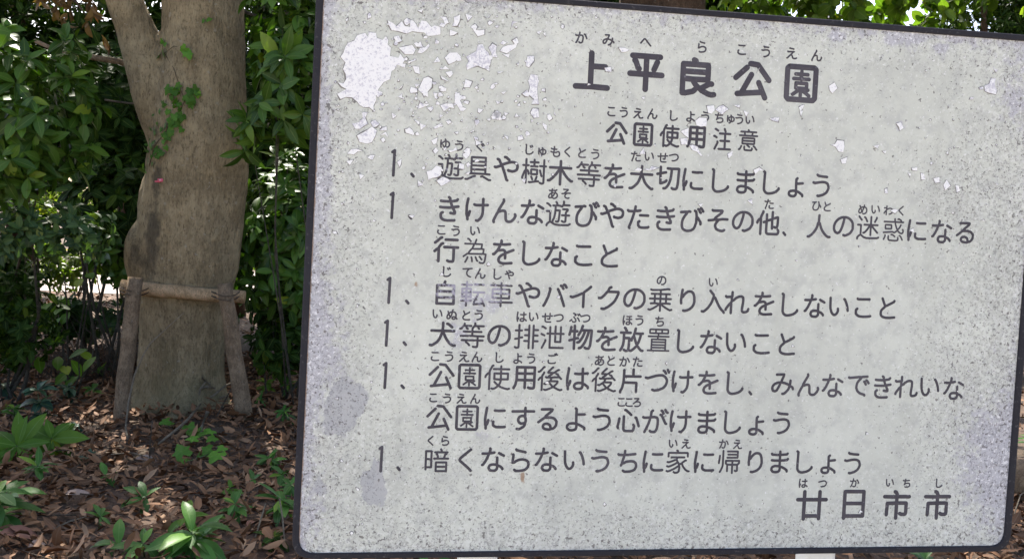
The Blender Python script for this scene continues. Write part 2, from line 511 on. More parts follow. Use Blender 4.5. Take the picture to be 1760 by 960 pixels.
# wear of the paint, in photo pixels (real stains and peeled zones of this board)
def gauss(x, y, cx, cy, rx, ry):
    return np.exp(-(((x - cx) / rx) ** 2 + ((y - cy) / ry) ** 2))
def line_at(p, q, x): return p[1] + (q[1] - p[1]) * (x - p[0]) / (q[0] - p[0])
def wear_fields(px, py):
    dt = py - line_at((557, -24), (1789, 73.5), px)
    db = line_at((512.5, 949.5), (1723.5, 936.5), px) - py
    dl = px - (557 + (512.5 - 557) * (py + 24) / 973.5)
    dr = (1789 + (1723.5 - 1789) * (py - 73.5) / 863) - px
    e = np.minimum(np.minimum(dt * 1.1, db * 1.2), np.minimum(dl * 0.8, dr * 0.7))
    wear = 0.11 + 0.78 * np.exp(-np.maximum(e, 0) / 38)
    wear += 0.26 * np.clip((py - 560) / 200, 0, 1) * np.clip((1250 - px) / 500, 0, 1)
    wear += 0.16 * gauss(px, py, 700, 180, 220, 200) + 0.20 * np.clip((px - 1560) / 160, 0, 1)
    wear += 0.5 * gauss(px, py, 1650, 330, 60, 60) + 0.3 * gauss(px, py, 600, 480, 60, 300)
    wear += 0.35 * gauss(px, py, 1640, 700, 90, 200) + 0.3 * gauss(px, py, 1350, 910, 500, 40)
    wear -= 0.14 * gauss(px, py, 1200, 470, 230, 120)
    bare = 0.85 * np.exp(-np.maximum(dl, 0) / 20) + 0.62 * np.exp(-np.maximum(dt, 0) / 30) + 0.4 * np.exp(-np.maximum(dr, 0) / 25)
    bare += 0.75 * gauss(px, py, 1705, 790, 75, 120) + 0.5 * gauss(px, py, 1740, 170, 40, 60)
    bare += 0.55 * gauss(px, py, 560, 600, 45, 130) + 0.55 * gauss(px, py, 830, 520, 60, 40) + 0.55 * gauss(px, py, 785, 585, 25, 35)
    bare += 0.45 * gauss(px, py, 828, 747, 18, 14) + 0.35 * gauss(px, py, 548, 880, 22, 60) + 0.4 * gauss(px, py, 560, 300, 18, 120)
    for cx, cy, rx, ry in ((1535, 68, 14, 8), (1572, 66, 16, 10), (1617, 84, 12, 9), (1643, 68, 9, 6), (1546, 216, 8, 9), (1440, 63, 12, 7)):
        bare += 0.9 * gauss(px, py, cx, cy, rx, ry)
    hard = 1.25 * gauss(px, py, 587, 695, 33, 52) ** 0.8 + 0.5 * gauss(px, py, 615, 690, 25, 25) + 1.2 * gauss(px, py, 640, 836, 26, 34) ** 0.8 + 0.5 * gauss(px, py, 648, 800, 9, 22) + 0.8 * gauss(px, py, 548, 835, 18, 45)
    rust = 1.1 * gauss(px, py, 898, 820, 4, 11) + 0.8 * np.exp(-np.maximum(dl, 0) / 2.2) + 0.6 * gauss(px, py, 715, 488, 6, 8)
    return np.clip(wear, 0, 1.2), np.clip(bare, 0, 1.1), np.clip(hard, 0, 1.2), np.clip(rust, 0, 1.2)

def panel_mat():
    m, nt, b = new_mat("peeling_white_paint")
    wear, bare, hard, rust = (attr_n(nt, k) for k in ("wear", "bare", "hard", "rust"))
    big = noise_n(nt, 5.0, 4, 0.6); mid = noise_n(nt, 42, 4, 0.6)
    c = mix_c(nt, smooth_step(nt, big, 0.35, 0.7), (0.548, 0.567, 0.518), (0.625, 0.645, 0.59))
    c = mix_c(nt, math_n(nt, 'MULTIPLY', smooth_step(nt, mid, 0.44, 0.70), 0.45), c, (0.39, 0.40, 0.395))
    # faint vertical runs of dirt
    run = noise_n(nt, 30, 2, 0.5, stretch=(1, 1, 0.05))
    c = mix_c(nt, math_n(nt, 'MULTIPLY', smooth_step(nt, run, 0.5, 0.8), 0.22), c, (0.37, 0.38, 0.34))
    # whitened, crazed paint where worn
    crz = noise_n(nt, 150, 4, 0.7)
    wf = math_n(nt, 'MULTIPLY', smooth_step(nt, math_n(nt, 'ADD', crz, math_n(nt, 'MULTIPLY', wear, 0.14)), 0.58, 0.70), 0.55)
    c = mix_c(nt, wf, c, (0.70, 0.71, 0.69))
    grime = noise_n(nt, 16, 5, 0.7)
    gf = smooth_step(nt, math_n(nt, 'ADD', grime, math_n(nt, 'MULTIPLY', wear, 0.16)), 0.52, 0.74)
    c = mix_c(nt, math_n(nt, 'MULTIPLY', gf, 0.20), c, (0.33, 0.335, 0.33))
    # lavender bare zones broken up by noise
    brk = noise_n(nt, 70, 6, 0.75)
    bf = smooth_step(nt, math_n(nt, 'ADD', bare, math_n(nt, 'MULTIPLY', math_n(nt, 'SUBTRACT', brk, 0.5), 2.2)), 0.30, 0.72)
    c = mix_c(nt, math_n(nt, 'MULTIPLY', bf, 0.75), c, (0.42, 0.415, 0.48))
    wsp = smooth_step(nt, math_n(nt, 'ADD', noise_n(nt, 210, 3, 0.7), math_n(nt, 'MULTIPLY', bare, 0.10)), 0.63, 0.70)
    c = mix_c(nt, math_n(nt, 'MULTIPLY', wsp, 0.7), c, (0.80, 0.80, 0.82))
    hf = smooth_step(nt, math_n(nt, 'ADD', hard, math_n(nt, 'MULTIPLY', math_n(nt, 'SUBTRACT', noise_n(nt, 24, 5, 0.7), 0.5), 1.7)), 0.58, 0.68)
    c = mix_c(nt, math_n(nt, 'MULTIPLY', hf, 0.72), c, (0.36, 0.365, 0.40))
    # dark curled flecks (lifted paint edges), as broken contour lines of a fine noise
    f1 = noise_n(nt, 165, 4, 0.7); f2 = noise_n(nt, 260, 3, 0.7)
    ln = math_n(nt, 'ABSOLUTE', math_n(nt, 'SUBTRACT', f1, 0.56))
    ln = smooth_step(nt, ln, 0.036, 0.012)
    gate = smooth_step(nt, math_n(nt, 'ADD', f2, math_n(nt, 'MULTIPLY', wear, 0.22)), 0.58, 0.66)
    gate2 = smooth_step(nt, math_n(nt, 'ADD', noise_n(nt, 13, 5, 0.7), math_n(nt, 'MULTIPLY', wear, 0.5)), 0.50, 0.70)
    fl = math_n(nt, 'MULTIPLY', math_n(nt, 'MULTIPLY', ln, gate), gate2)
    c = mix_c(nt, math_n(nt, 'MULTIPLY', fl, 0.72), c, (0.15, 0.145, 0.15))
    spots = smooth_step(nt, math_n(nt, 'ADD', noise_n(nt, 175, 2, 0.5), math_n(nt, 'MULTIPLY', wear, 0.10)), 0.70, 0.745)
    c = mix_c(nt, math_n(nt, 'MULTIPLY', spots, 0.8), c, (0.13, 0.12, 0.12))
    rf = smooth_step(nt, math_n(nt, 'ADD', rust, math_n(nt, 'MULTIPLY', math_n(nt, 'SUBTRACT', brk, 0.5), 1.6)), 0.35, 0.75)
    c = mix_c(nt, math_n(nt, 'MULTIPLY', rf, 0.75), c, (0.30, 0.17, 0.09))
    nt.links.new(c, b.inputs["Base Color"])
    b.inputs["Roughness"].default_value = 0.6
    b.inputs["Specular IOR Level"].default_value = 0.35
    h = math_n(nt, 'SUBTRACT', math_n(nt, 'MULTIPLY', crz, 0.25), math_n(nt, 'ADD', math_n(nt, 'MULTIPLY', fl, 0.7), math_n(nt, 'MULTIPLY', bf, 0.4)))
    bump(nt, b, h, 0.35, 0.002)
    return m
M_PANEL = panel_mat()

# panel: a fine grid over the rounded outline, plus the sides and back
NU, NV = 330, 240
c00, c10, c11, c01 = [np.array(c) for c in cin]           # TL TR BR BL
s_ = np.linspace(0, 1, NU); t_ = np.linspace(0, 1, NV)
Sg, Tg = np.meshgrid(s_, t_)
UVg = ((1 - Sg) * (1 - Tg))[..., None] * c00 + (Sg * (1 - Tg))[..., None] * c10 + (Sg * Tg)[..., None] * c11 + ((1 - Sg) * Tg)[..., None] * c01
# pull the outermost corners onto the rounded outline
ctr = UVg.mean((0, 1))
for cpt in (c00, c10, c11, c01):
    n_in = np.sign(ctr - cpt)
    q = (UVg - cpt) * n_in
    rad = 0.018
    m_ = (q[..., 0] < rad) & (q[..., 1] < rad)
    d = np.hypot(rad - q[..., 0], rad - q[..., 1])
    k = np.where(m_ & (d > rad), rad / np.maximum(d, 1e-9), 1.0)
    q2 = rad - (rad - q) * k[..., None]
    UVg = np.where(m_[..., None], cpt + q2 * n_in, UVg)
uf = UVg.reshape(-1, 2)
front = S(uf[:, 0], uf[:, 1], 0.0 * uf[:, 0])
pp = to_px(front)
wear, bare, hard, rust = wear_fields(pp[:, 0], pp[:, 1])
ii = (np.arange(NV - 1)[:, None] * NU + np.arange(NU - 1)[None, :]).ravel()
lo = np.stack([ii, ii + NU, ii + NU + 1, ii + 1], 1)
bd = np.concatenate([np.arange(NU), np.arange(1, NV) * NU + NU - 1, (NV - 1) * NU + np.arange(NU - 2, -1, -1), np.arange(NV - 2, 0, -1) * NU])
nb_ = len(bd); nf = len(front)
backv = front[bd] - SWv * 0.004
sq = np.array([[bd[i], bd[(i + 1) % nb_], nf + (i + 1) % nb_, nf + i] for i in range(nb_)])
loops = np.concatenate([lo.ravel(), sq.ravel(), nf + np.arange(nb_)])
starts = np.concatenate([np.arange(len(lo) + nb_) * 4, [4 * (len(lo) + nb_)]])
pad = np.zeros(nb_)
panel = mesh_obj("panel", np.concatenate([front, backv]), loops, starts, M_PANEL, sign, False,
                 {"wear": np.r_[wear, pad], "bare": np.r_[bare, pad], "hard": np.r_[hard, pad], "rust": np.r_[rust, pad]})

# black edge trim: closed section swept round the outline
def trim_mat():
    m, nt, b = new_mat("black_trim")
    c = mix_c(nt, noise_n(nt, 25, 4, 0.7), (0.017, 0.017, 0.022), (0.030, 0.029, 0.037))
    c = mix_c(nt, math_n(nt, 'MULTIPLY', smooth_step(nt, noise_n(nt, 160, 3, 0.7), 0.58, 0.72), 0.5), c, (0.12, 0.115, 0.12))
    nt.links.new(c, b.inputs["Base Color"]); b.inputs["Roughness"].default_value = 0.75; b.inputs["Specular IOR Level"].default_value = 0.2
    bump(nt, b, noise_n(nt, 90, 3), 0.25, 0.002)
    return m
M_TRIM = trim_mat()
nr = len(ring_in)
sec = [(ring_in, -0.0005, 0.0), (ring_in, 0.0018, 0.0), (ring_in, 0.0032, 0.18), (ring_out, 0.0032, -0.18), (ring_out, 0.0015, 0.0), (ring_out, -0.020, 0.0), (ring_in, -0.020, 0.0)]
wobr = np.random.default_rng(3)
vs = []
wob_n = np.array([noise.noise(Vector((i * 0.9, 3.1, 0))) for i in range(nr)]) * 0.0006
for rg, w, mixf in sec:
    other = ring_out if rg is ring_in else ring_in
    p = rg + (other - rg) * abs(mixf)
    vs.append(S(p[:, 0], p[:, 1], np.full(nr, w) + wob_n))
vs = np.concatenate(vs)
fs = []
ns = len(sec)
for a in range(ns):
    b_ = (a + 1) % ns
    for i in range(nr):
        j = (i + 1) % nr
        fs.append([a * nr + i, b_ * nr + i, b_ * nr + j, a * nr + j])
b = MB(); b.add(vs, fs); b.build("edge_trim", M_TRIM, sign, smooth=False)

# posts: round white painted pipes with a cap, clamped behind the board
def paint_white():
    m, nt, b = new_mat("white_post_paint")
    c = mix_c(nt, smooth_step(nt, noise_n(nt, 14, 5, 0.7), 0.5, 0.75), (0.74, 0.76, 0.77), (0.55, 0.55, 0.52))
    nt.links.new(c, b.inputs["Base Color"]); b.inputs["Roughness"].default_value = 0.35
    return m
M_WHITE = paint_white()
for px in (830, 1429):
    q = uv(px, 950)
    r = 0.033
    p0 = S(q[0], q[1], -0.020 - r - 0.004)
    top = uv(px, 40)
    z1 = S(q[0], top[1], 0.0)[2] - 0.03
    b = MB()
    zz = [-0.25, 0.3, 0.6, z1, z1 + 0.006, z1 + 0.012]
    b.tube([[p0[0], p0[1], z] for z in zz], [r, r, r, r, r * 0.9, r * 0.5], 28)
    post = b.build("post", M_WHITE, sign)
    for f in (0.15, 0.85):                       # saddle clamps that hold the board
        zc = S(0, q[1] + (top[1] - q[1]) * f, 0)[2]
        b = MB(); b.tube([[p0[0], p0[1], zc - 0.02], [p0[0], p0[1], zc + 0.02]], r + 0.003, 28)
        b.build("clamp", M_TRIM, post)

# single-stroke centre lines of the characters on the board: x, y pairs in hundredths of the character size
STROKES = {
"あ": [[39,41,32,39,26,35,21,30,18,24,16,20,15,16,15,11,16,8,18,6,23,4,30,5,42,10], [39,41,40,23,41,16,42,15], [39,41,40,45], [41,64,60,65,74,66,77,67,80,71], [41,64,42,76], [41,64,40,63], [18,64,23,63,38,63,39,63], [39,62,40,62], [39,62,39,63], [39,62,37,60], [40,62,40,61,40,45], [40,62,40,63], [39,63,40,63], [66,56,68,52,67,46], [65,46,62,38,55,26,47,17,42,15], [65,46,67,46], [65,46,63,47,55,47,40,45], [67,46,73,45,76,43,80,40,83,37,85,34,86,30,86,23,86,18,83,14,81,10,73,4,61,-1,60,-1,54,1], [42,15,42,10], [46,4,44,5,42,10], [37,60,37,60]],
"い": [[87,21,85,34,80,49,74,61,72,63,71,63], [48,27,49,20,46,12,42,7,39,5,34,4,30,6,27,9,23,15,19,27,18,37,17,66]],
"う": [[31,76,33,74,35,73,50,71,68,70], [17,48,23,46,43,50,51,51,58,51,63,50,68,48,72,45,74,41,76,34,76,28,73,21,69,14,64,10,56,5,43,1,38,0,35,1]],
"え": [[66,70,34,75], [62,50,60,44,47,31,45,26], [62,50,66,51,70,50], [62,50,58,50,24,48,21,49,20,51], [90,5,87,2,84,1,73,0,65,1,61,5,56,19,54,22,52,24,45,26], [45,26,41,24,38,22,19,2,15,1]],
"か": [[72,64,76,63,78,61,85,49,91,34], [36,55,54,55,59,53,61,51,62,48,64,39,63,28,61,17,60,11,57,5,54,3,52,2,45,1,39,2,35,6], [36,55,38,73,38,75], [36,55,34,53], [34,53,33,47,32,42,24,20,16,3,12,1], [34,53,13,52,9,55]],
"が": [[88,81,93,73,97,71], [71,63,75,62,76,60,83,47,90,33,93,31], [7,54,12,52,33,53], [74,78,77,77,82,68], [34,5,37,2,44,1,50,1,53,2,55,4,57,8,60,15,62,28,62,39,61,48,59,51,57,53,53,54,49,55,35,54], [35,54,37,74,42,78], [35,54,33,53], [33,53,32,45,27,29,20,13,14,1]],
"き": [[61,45,60,44,51,43,28,43,20,44], [61,45,64,45], [61,45,60,50,57,58,57,64], [56,25,67,23,70,24], [68,26,70,24], [68,26,68,26], [70,24,71,24,71,29,66,38,64,45], [82,48,64,45], [57,64,54,64], [57,64,76,68,79,72], [70,1,69,0,65,0,46,-1,36,0,29,3,27,5,24,8,23,14,23,20,25,24,29,26], [22,65,31,64,54,64], [54,64,53,75,49,78]],
"く": [[66,0,55,11,29,33,27,35,26,38,28,42,30,45,64,74]],
"ぐ": [[84,47,81,48,75,57,71,59], [64,0,53,11,27,33,26,35,25,38,26,43,29,45,62,74], [69,43,68,44,63,53,60,54]],
"け": [[72,74,72,53], [50,0,55,-1,59,2,64,7,69,15,70,19,72,28,72,53], [27,30,23,16,19,13], [42,54,44,53,50,52,72,53], [72,53,72,53], [20,73,16,49,16,37,16,20,18,14,19,13], [88,54,72,53], [20,3,19,13]],
"こ": [[26,67,27,66,31,65,47,65,73,66], [27,30,22,26,22,16,22,12,24,10,30,5,34,3,40,2,51,1,68,2,80,4]],
"ご": [[81,8,77,3,69,2,47,0,38,1,32,2,24,6,21,11,20,17,21,26], [71,65,45,64,28,64,26,65,24,66], [82,68,77,76,74,78], [96,71,93,72,88,81,84,82]],
"し": [[84,19,84,16,76,8,69,4,60,1,49,-1,43,-1,37,1,33,4,30,8,28,14,28,31,29,72,29,74,25,77]],
"じ": [[73,70,79,60], [83,19,83,16,76,9,68,3,60,0,53,-1,42,-1,36,0,32,3,28,8,27,14,26,27,28,72,27,74,24,76], [59,65,65,55]],
"す": [[13,62,58,63], [30,1,37,0,43,2,48,5,53,8,57,13,58,16,59,22], [58,45,60,38,61,30,59,22], [58,45,58,63], [58,45,54,46,48,47,44,46,41,45,38,43,36,40,34,35,34,31,35,28,37,24,40,22,43,20,49,20,59,22], [58,63,58,63], [58,63,89,63], [58,63,58,75]],
"せ": [[30,48,30,18,32,9,34,6,40,3,46,2,65,2,77,3], [30,48,30,49], [30,48,10,46,7,48], [30,70,30,49], [30,49,61,51,69,51], [89,53,70,52], [69,51,69,36,68,29,67,27,64,26,56,26,54,27,52,29], [69,51,70,52], [70,52,70,73]],
"そ": [[50,39,48,35,43,29,40,23,39,17,42,9,44,6,48,4,56,1,63,0,69,0,74,4], [50,39,65,42,84,42], [50,39,49,40,38,39,36,40], [36,40,39,46,62,65,64,71,62,72,31,71,30,71,27,73], [36,40,31,38,14,36]],
"た": [[57,62,46,60,37,60], [86,45,78,45,64,45,57,45], [12,61,15,58,35,58], [39,75,37,60], [89,5,86,3,74,2,63,2,56,4,52,9,51,14,51,21,55,24], [35,58,34,51,30,36,25,20,18,2,20,-1], [35,58,37,60]],
"ち": [[24,23,28,30], [32,4,36,1,41,0,58,1,68,4,74,7,78,13,80,18,80,25,78,31,75,34,70,37,63,38,56,38,49,37,43,36,34,31,28,30], [34,60,34,55,29,37,28,30], [34,60,36,61], [34,60,15,61,13,63], [36,61,49,61,75,64], [36,61,37,75]],
"つ": [[11,50,14,50,45,59,57,61,62,61,69,60,75,58,79,55,83,50,85,46,86,42,86,35,83,26,78,19,70,14,59,9,47,7,41,6,36,8]],
"づ": [[91,70,86,79], [71,76,75,74,80,66], [6,50,13,48,43,57,56,59,62,59,68,59,74,56,78,53,82,48,84,44,85,39,84,32,81,24,75,16,68,12,54,6,45,5,39,4,32,7]],
"て": [[74,2,69,2,62,4,52,10,49,12,46,17,42,26,42,37,44,42,46,48,52,56,58,61,60,66], [60,66,66,67,84,69], [60,66,58,67,51,67,14,63,11,64]],
"で": [[80,54,83,52,89,44], [71,49,73,48,78,39], [10,64,13,62,50,66,57,66,59,65], [83,68,65,67,59,65], [59,65,57,60,50,53,44,44,42,36,41,26,45,16,48,12,51,10,54,7,61,4,73,1,75,-2]],
"と": [[29,72,34,60,41,44], [41,44,40,41,30,32,26,26,25,21,25,15,26,11,28,8,32,5,37,3,46,1,61,1,80,3], [41,44,48,46,71,58,76,61,77,64]],
"な": [[54,63,44,61,37,60], [65,45,65,20], [88,52,71,61], [13,59,35,59], [85,5,84,8,77,14,72,16,66,17], [35,59,33,52,25,34,16,20,13,19], [35,59,37,60], [65,20,52,21,44,20,40,18,38,15,37,12,36,9,38,4,42,0,49,-1,58,-1,62,2,65,5,66,9,66,17], [65,20,66,17], [39,77,40,75,37,60]],
"に": [[49,63,62,62,83,63], [86,6,78,5,62,5,56,5,51,7,47,9,45,12,44,16,45,24], [19,12,19,0], [19,12,23,15,27,26,27,29], [19,12,17,13,17,16,16,31,17,43,21,72]],
"ぬ": [[38,21,37,16,35,14,32,10,27,7,20,5,16,6,13,9,12,12,11,17,13,28,16,35,20,41,24,43], [38,21,41,23,48,36,51,49,52,60], [38,21,35,23,34,25,26,42,24,43], [18,64,22,52,24,49], [92,4,92,7,91,8,86,12,82,15], [53,61,61,61,70,59,77,55,80,50,83,44,84,38,84,28,83,18,82,17], [53,61,54,74,59,78], [53,61,52,60], [52,60,46,60,40,58,35,55,29,51,24,49], [24,43,24,49], [82,15,82,17], [82,15,78,9,75,5,72,4,67,2,61,2,57,4,53,8,53,11,53,16,55,18,57,20,61,21,67,22,72,21,80,18,82,17]],
"の": [[51,67,51,59,48,46,44,31,40,21,36,14,32,11,27,9,22,11,17,15,13,24,13,29,13,35,16,45,19,50,22,54,26,58,31,62,39,66,48,68,51,67], [52,67,53,68,58,68,66,66,72,63,78,58,82,53,85,47,86,38,86,32,86,27,83,20,80,15,76,10,69,6,60,2,56,1,51,3]],
"は": [[19,74,20,72,16,45,15,29,16,13,18,11], [18,11,19,0], [18,11,22,15,26,25,26,29], [72,19,71,11,70,7,68,4,64,2,60,1,50,1,44,4,41,9,41,13,43,17,45,19,48,21,56,23,71,22], [72,19,78,18,85,13,90,10,91,5], [72,19,71,22], [88,57,70,55], [71,22,70,55], [70,55,70,55], [70,55,56,54,43,55], [70,73,70,55]],
"ひ": [[68,70,70,69,71,68,74,48], [74,48,79,46,83,39,89,32,89,26], [74,48,73,46,72,29,70,21,67,13,63,7,56,2,47,-1,36,0,29,2,26,4,23,7,21,13,19,19,20,29,22,37,25,44,30,53,36,60,38,66], [47,68,44,69,38,66], [15,65,30,66,38,66]],
"び": [[35,64,34,59,27,50,22,41,19,33,18,26,18,17,19,12,21,6,27,1,33,-1,37,-2,44,-2,53,0,61,5,65,11,68,19,71,30,71,45,72,47], [35,64,35,64], [35,64,43,67,47,66], [95,69,94,70,89,78,86,80], [76,76,79,75,83,66,86,64], [72,47,77,45,81,38,87,30,87,23], [72,47,69,67,68,68,64,70], [13,63,32,65,35,64], [35,64,32,62], [32,62,32,62]],
"ぶ": [[37,71,40,72,43,71,53,65,58,62,59,60,57,56,54,54,50,54], [80,54,76,62,73,64], [87,67,92,58,95,57], [24,19,8,7], [89,8,82,22,76,32,75,33,71,34], [30,5,34,1,46,0,50,1,54,2,57,4,59,8,59,11,59,15,56,22,50,31,41,41]],
"へ": [[88,11,66,34,50,53,46,57,43,58,38,57,35,55,13,27]],
"ほ": [[69,45,69,44], [69,45,88,46], [69,45,69,68], [18,11,19,0], [18,11,22,14,23,15,26,25,26,29], [18,11,16,13,15,29,16,45,20,73], [90,4,89,9,86,12,77,18,70,19], [69,44,69,21], [69,44,44,45], [69,21,70,19], [69,21,55,22,51,22,47,20,45,18,43,16,42,12,42,9,44,5,49,2,57,1,64,2,67,4,69,7,70,11,70,19], [46,68,69,68], [85,69,69,68]],
"ま": [[82,68,79,65,53,63], [53,42,53,42], [53,42,53,63], [53,42,33,42,22,43], [84,48,80,44,69,43,53,42], [53,21,54,19], [53,21,53,42], [53,21,40,22,35,22,29,20,25,18,23,15,22,10,22,7,24,5,26,2,30,0,38,-1,46,0,50,2,53,5,54,11,54,19], [82,2,81,7,72,13,62,18,54,19], [53,75,53,63], [21,67,22,65,24,64,41,63,53,63], [53,63,53,63]],
"み": [[80,48,79,33,78,31], [91,17,89,23,84,26,78,28], [45,41,60,38,78,31], [45,41,46,47,53,64,54,70,52,70,26,69], [45,41,41,40], [78,28,78,31], [78,28,77,27,74,17,68,9,62,3,57,0,55,-1,51,-1], [41,40,40,34,39,31,33,19,29,12,25,9,21,8,17,9,14,10,12,14,11,19,12,25,15,30,19,34,25,37,33,40,41,40]],
"め": [[60,59,66,58,71,57,77,53,80,50,83,46,85,39,86,34,86,27,85,21,82,15,79,11,74,6,67,3,58,0,51,2], [60,59,62,73,61,75], [60,59,58,59], [58,59,57,53,52,40,46,27,42,24], [58,59,52,60,44,58,28,52], [42,24,42,20], [42,24,39,27,36,32,30,47,28,49], [42,20,45,18,47,15], [42,20,33,11,27,8,23,7,19,8,16,10,14,13,13,16,12,23,13,27,15,34,18,39,22,45,24,47,28,49], [28,52,28,49], [28,52,27,53,23,67,20,69]],
"も": [[38,58,58,58], [38,58,39,74,37,78], [38,58,37,58], [37,58,35,33], [37,58,17,60,15,61,13,64], [61,37,57,33,45,32,35,33], [34,33,33,16,35,10,38,5,41,2,47,0,57,-1,65,0,72,3,78,7,81,12,83,18,82,27,79,34,75,39,69,40], [34,33,35,33], [34,33,27,33,14,35,12,36,11,39]],
"ゃ": [[53,24,55,22,65,21,70,21,76,24,79,28,80,35,79,40,75,44,68,47,58,46,36,39,34,37], [33,37,31,35,18,30,15,31], [33,37,34,37], [33,37,26,51,23,52], [42,59,47,59,52,55,54,54], [34,37,35,35,41,21,49,-3,51,-4]],
"や": [[31,49,33,47,43,21,50,0,53,-2], [31,49,31,49], [31,49,31,49], [31,49,31,49], [31,49,31,49], [31,49,30,51,27,57,22,67,17,69], [57,68,55,69,47,76,42,77], [8,42,11,41,13,41,29,47,31,49], [55,33,56,31,59,31,69,29,77,31,83,34,86,40,87,46,86,51,85,54,81,58,78,59,73,61,64,61,53,58,33,51,31,49]],
"ゅ": [[52,61,56,58,57,48], [53,9,56,9], [53,9,52,10,48,12,43,16,40,19,40,24], [53,9,51,3,46,-3,44,-4,39,-4], [24,55,25,50,23,30,23,27,24,25], [58,48,57,48], [58,48,58,28,58,22,56,9], [58,48,62,48,68,47,73,45,76,43,79,40,81,37,82,28,81,23,80,19,77,15,73,12,66,9,58,8,56,9], [25,9,24,21,24,25], [24,25,28,28,34,37,41,42,48,46,57,48]],
"ゆ": [[18,33,19,17,20,14,22,13], [18,33,23,36,29,46,36,54,46,59,57,62], [18,33,17,36,17,42,19,64,19,69], [57,62,58,62], [57,62,56,76,52,78], [53,15,51,8,46,1,42,-2,36,-2], [53,15,55,15], [53,15,52,16,46,18,39,23,37,27,37,32], [58,62,58,34,55,15], [58,62,64,62,70,61,77,58,80,56,83,52,85,48,87,41,87,37,86,31,84,26,80,21,76,18,71,16,66,14,57,14,55,15]],
"ょ": [[53,62,49,58,49,43], [49,43,50,17], [49,43,58,43,74,45], [50,17,50,15], [50,17,37,17,30,16,27,14,24,12,23,9,23,5,25,1,30,-2,38,-3,44,-2,47,0,49,3,50,6,50,15], [50,15,58,14,68,8,74,4,75,-1]],
"よ": [[79,56,49,55], [50,23,51,21], [50,23,49,55], [50,23,37,24,28,23,24,22,21,19,18,17,17,11,17,8,20,4,26,0,36,-1,44,1,48,3,50,7,51,11,51,21], [46,77,49,74,49,55], [51,21,58,20,70,14,80,8,80,3]],
"ら": [[35,76,37,73,66,67,68,66], [25,58,26,55,24,35,24,29,30,30,36,35,43,38,49,40,59,41,69,39,75,36,79,32,81,24,80,18,78,13,74,8,68,4,61,2,48,0,36,0,31,4]],
"り": [[35,1,40,0,51,3,59,7,67,14,72,22,74,29,75,35,74,49,72,57,70,62,68,65,63,69,56,70,49,69,43,65,36,58,31,50,26,47], [26,47,25,37,26,27], [26,47,26,48,26,54,29,75]],
"る": [[43,44,43,44], [43,43,41,42], [41,42,43,41,52,42,59,42,65,41,71,39,74,37,79,31,81,28,81,21,80,15,78,11,75,7,71,4,68,2,62,2], [41,42,40,42], [27,70,58,71,65,70,63,65,42,47,40,42], [61,2,60,0,55,-1,45,0,40,1,37,3,34,6,33,10,34,14,36,17,40,19,46,20,51,19,56,16,59,13,60,9,61,2], [40,42,32,37,18,26,16,25]],
"れ": [[32,59,31,52,32,44], [32,59,33,60,33,75], [32,59,12,57,10,59,9,60], [10,11,11,15,24,33,29,36], [96,16,94,9,87,5,79,4,75,5,73,7,72,11,72,18,75,42,75,52,74,57,70,60,65,61,56,59,47,54,38,46,32,44], [30,0,30,33,29,36], [32,44,29,36]],
"ろ": [[42,46,44,43,44,41], [42,46,62,63,64,68,64,69,63,70,58,70,27,69], [42,46,41,45,40,41], [40,41,41,40,44,41], [40,41,31,35,17,24], [32,3,38,0,50,0,61,1,68,4,73,7,76,10,79,15,81,21,80,27,78,33,74,37,67,41,59,42,52,42,44,41]],
"わ": [[32,59,31,52,32,44], [32,59,33,60,33,75], [32,59,13,57,10,58], [10,11,11,15,24,33,29,36], [32,44,29,36], [32,44,37,45,45,50,50,53,56,55,65,56,72,55,77,54,82,50,85,47,88,41,89,33,87,25,85,20,81,15,74,10,66,6,60,5,58,5], [30,0,30,33,29,36]],
"を": [[15,64,36,63], [78,1,57,-1,47,-1,39,1,34,5,33,8,32,11,33,16,35,20,41,26,48,30,55,32], [36,63,35,57,30,48,28,43], [36,63,39,64], [55,17,55,32], [55,32,55,36], [83,46,62,37,55,36], [55,36,53,42,48,45,42,45,32,43,28,43], [40,77,41,75,39,64], [39,64,53,64,70,66], [13,30,16,30,28,43]],
"ん": [[47,76,48,71,31,41,29,34], [15,-2,14,2,14,4,22,22,29,34], [88,27,90,23,89,20,86,13,81,7,75,2,69,1,65,1,60,3,57,7,56,11,55,30,54,34,52,37,48,38,44,38,39,37,35,35,29,34]],
"イ": [[80,72,70,63,57,53,55,49], [9,36,14,34,16,34,35,41,47,47,55,49], [55,49,55,1]],
"ク": [[43,63,45,62,79,62,80,60,79,54,75,44,69,32,63,24,55,17,45,9,32,2,28,1,21,2], [43,63,44,69,47,75,53,78], [43,63,39,61,29,49,19,40,16,39,10,39]],
"バ": [[13,4,17,10,22,21,29,38,33,54,35,62,33,65], [92,70,87,78,83,79], [86,5,72,43,65,58,62,63], [72,75,76,74,81,65]],
"上": [[47,78,47,48], [84,48,47,48], [47,48,47,1], [47,1,9,0], [47,1,91,0]],
"乗": [[84,77,78,78,50,74], [28,24,43,23,45,22], [28,24,28,41], [28,24,13,23], [12,75,17,73,50,74], [28,41,50,41], [28,41,28,59], [28,41,9,41], [15,59,28,59], [50,22,50,21], [50,22,50,41], [50,22,45,22], [50,74,50,59], [5,1,11,-1,22,4,37,13,42,17,45,22], [72,24,88,23], [72,24,72,41], [72,24,57,23,55,21], [28,59,50,59], [50,41,72,41], [50,41,50,59], [72,41,91,41], [72,41,72,59], [95,1,88,-1,74,6,60,15,58,17,55,21], [50,-4,50,21], [50,21,55,21], [86,59,72,59], [72,59,50,59]],
"人": [[49,53,53,50,60,31,65,22,72,13,81,4,89,-1,96,-1], [49,53,50,80], [49,53,46,50,44,39,39,27,30,14,23,6,16,1,12,-2,7,-2]],
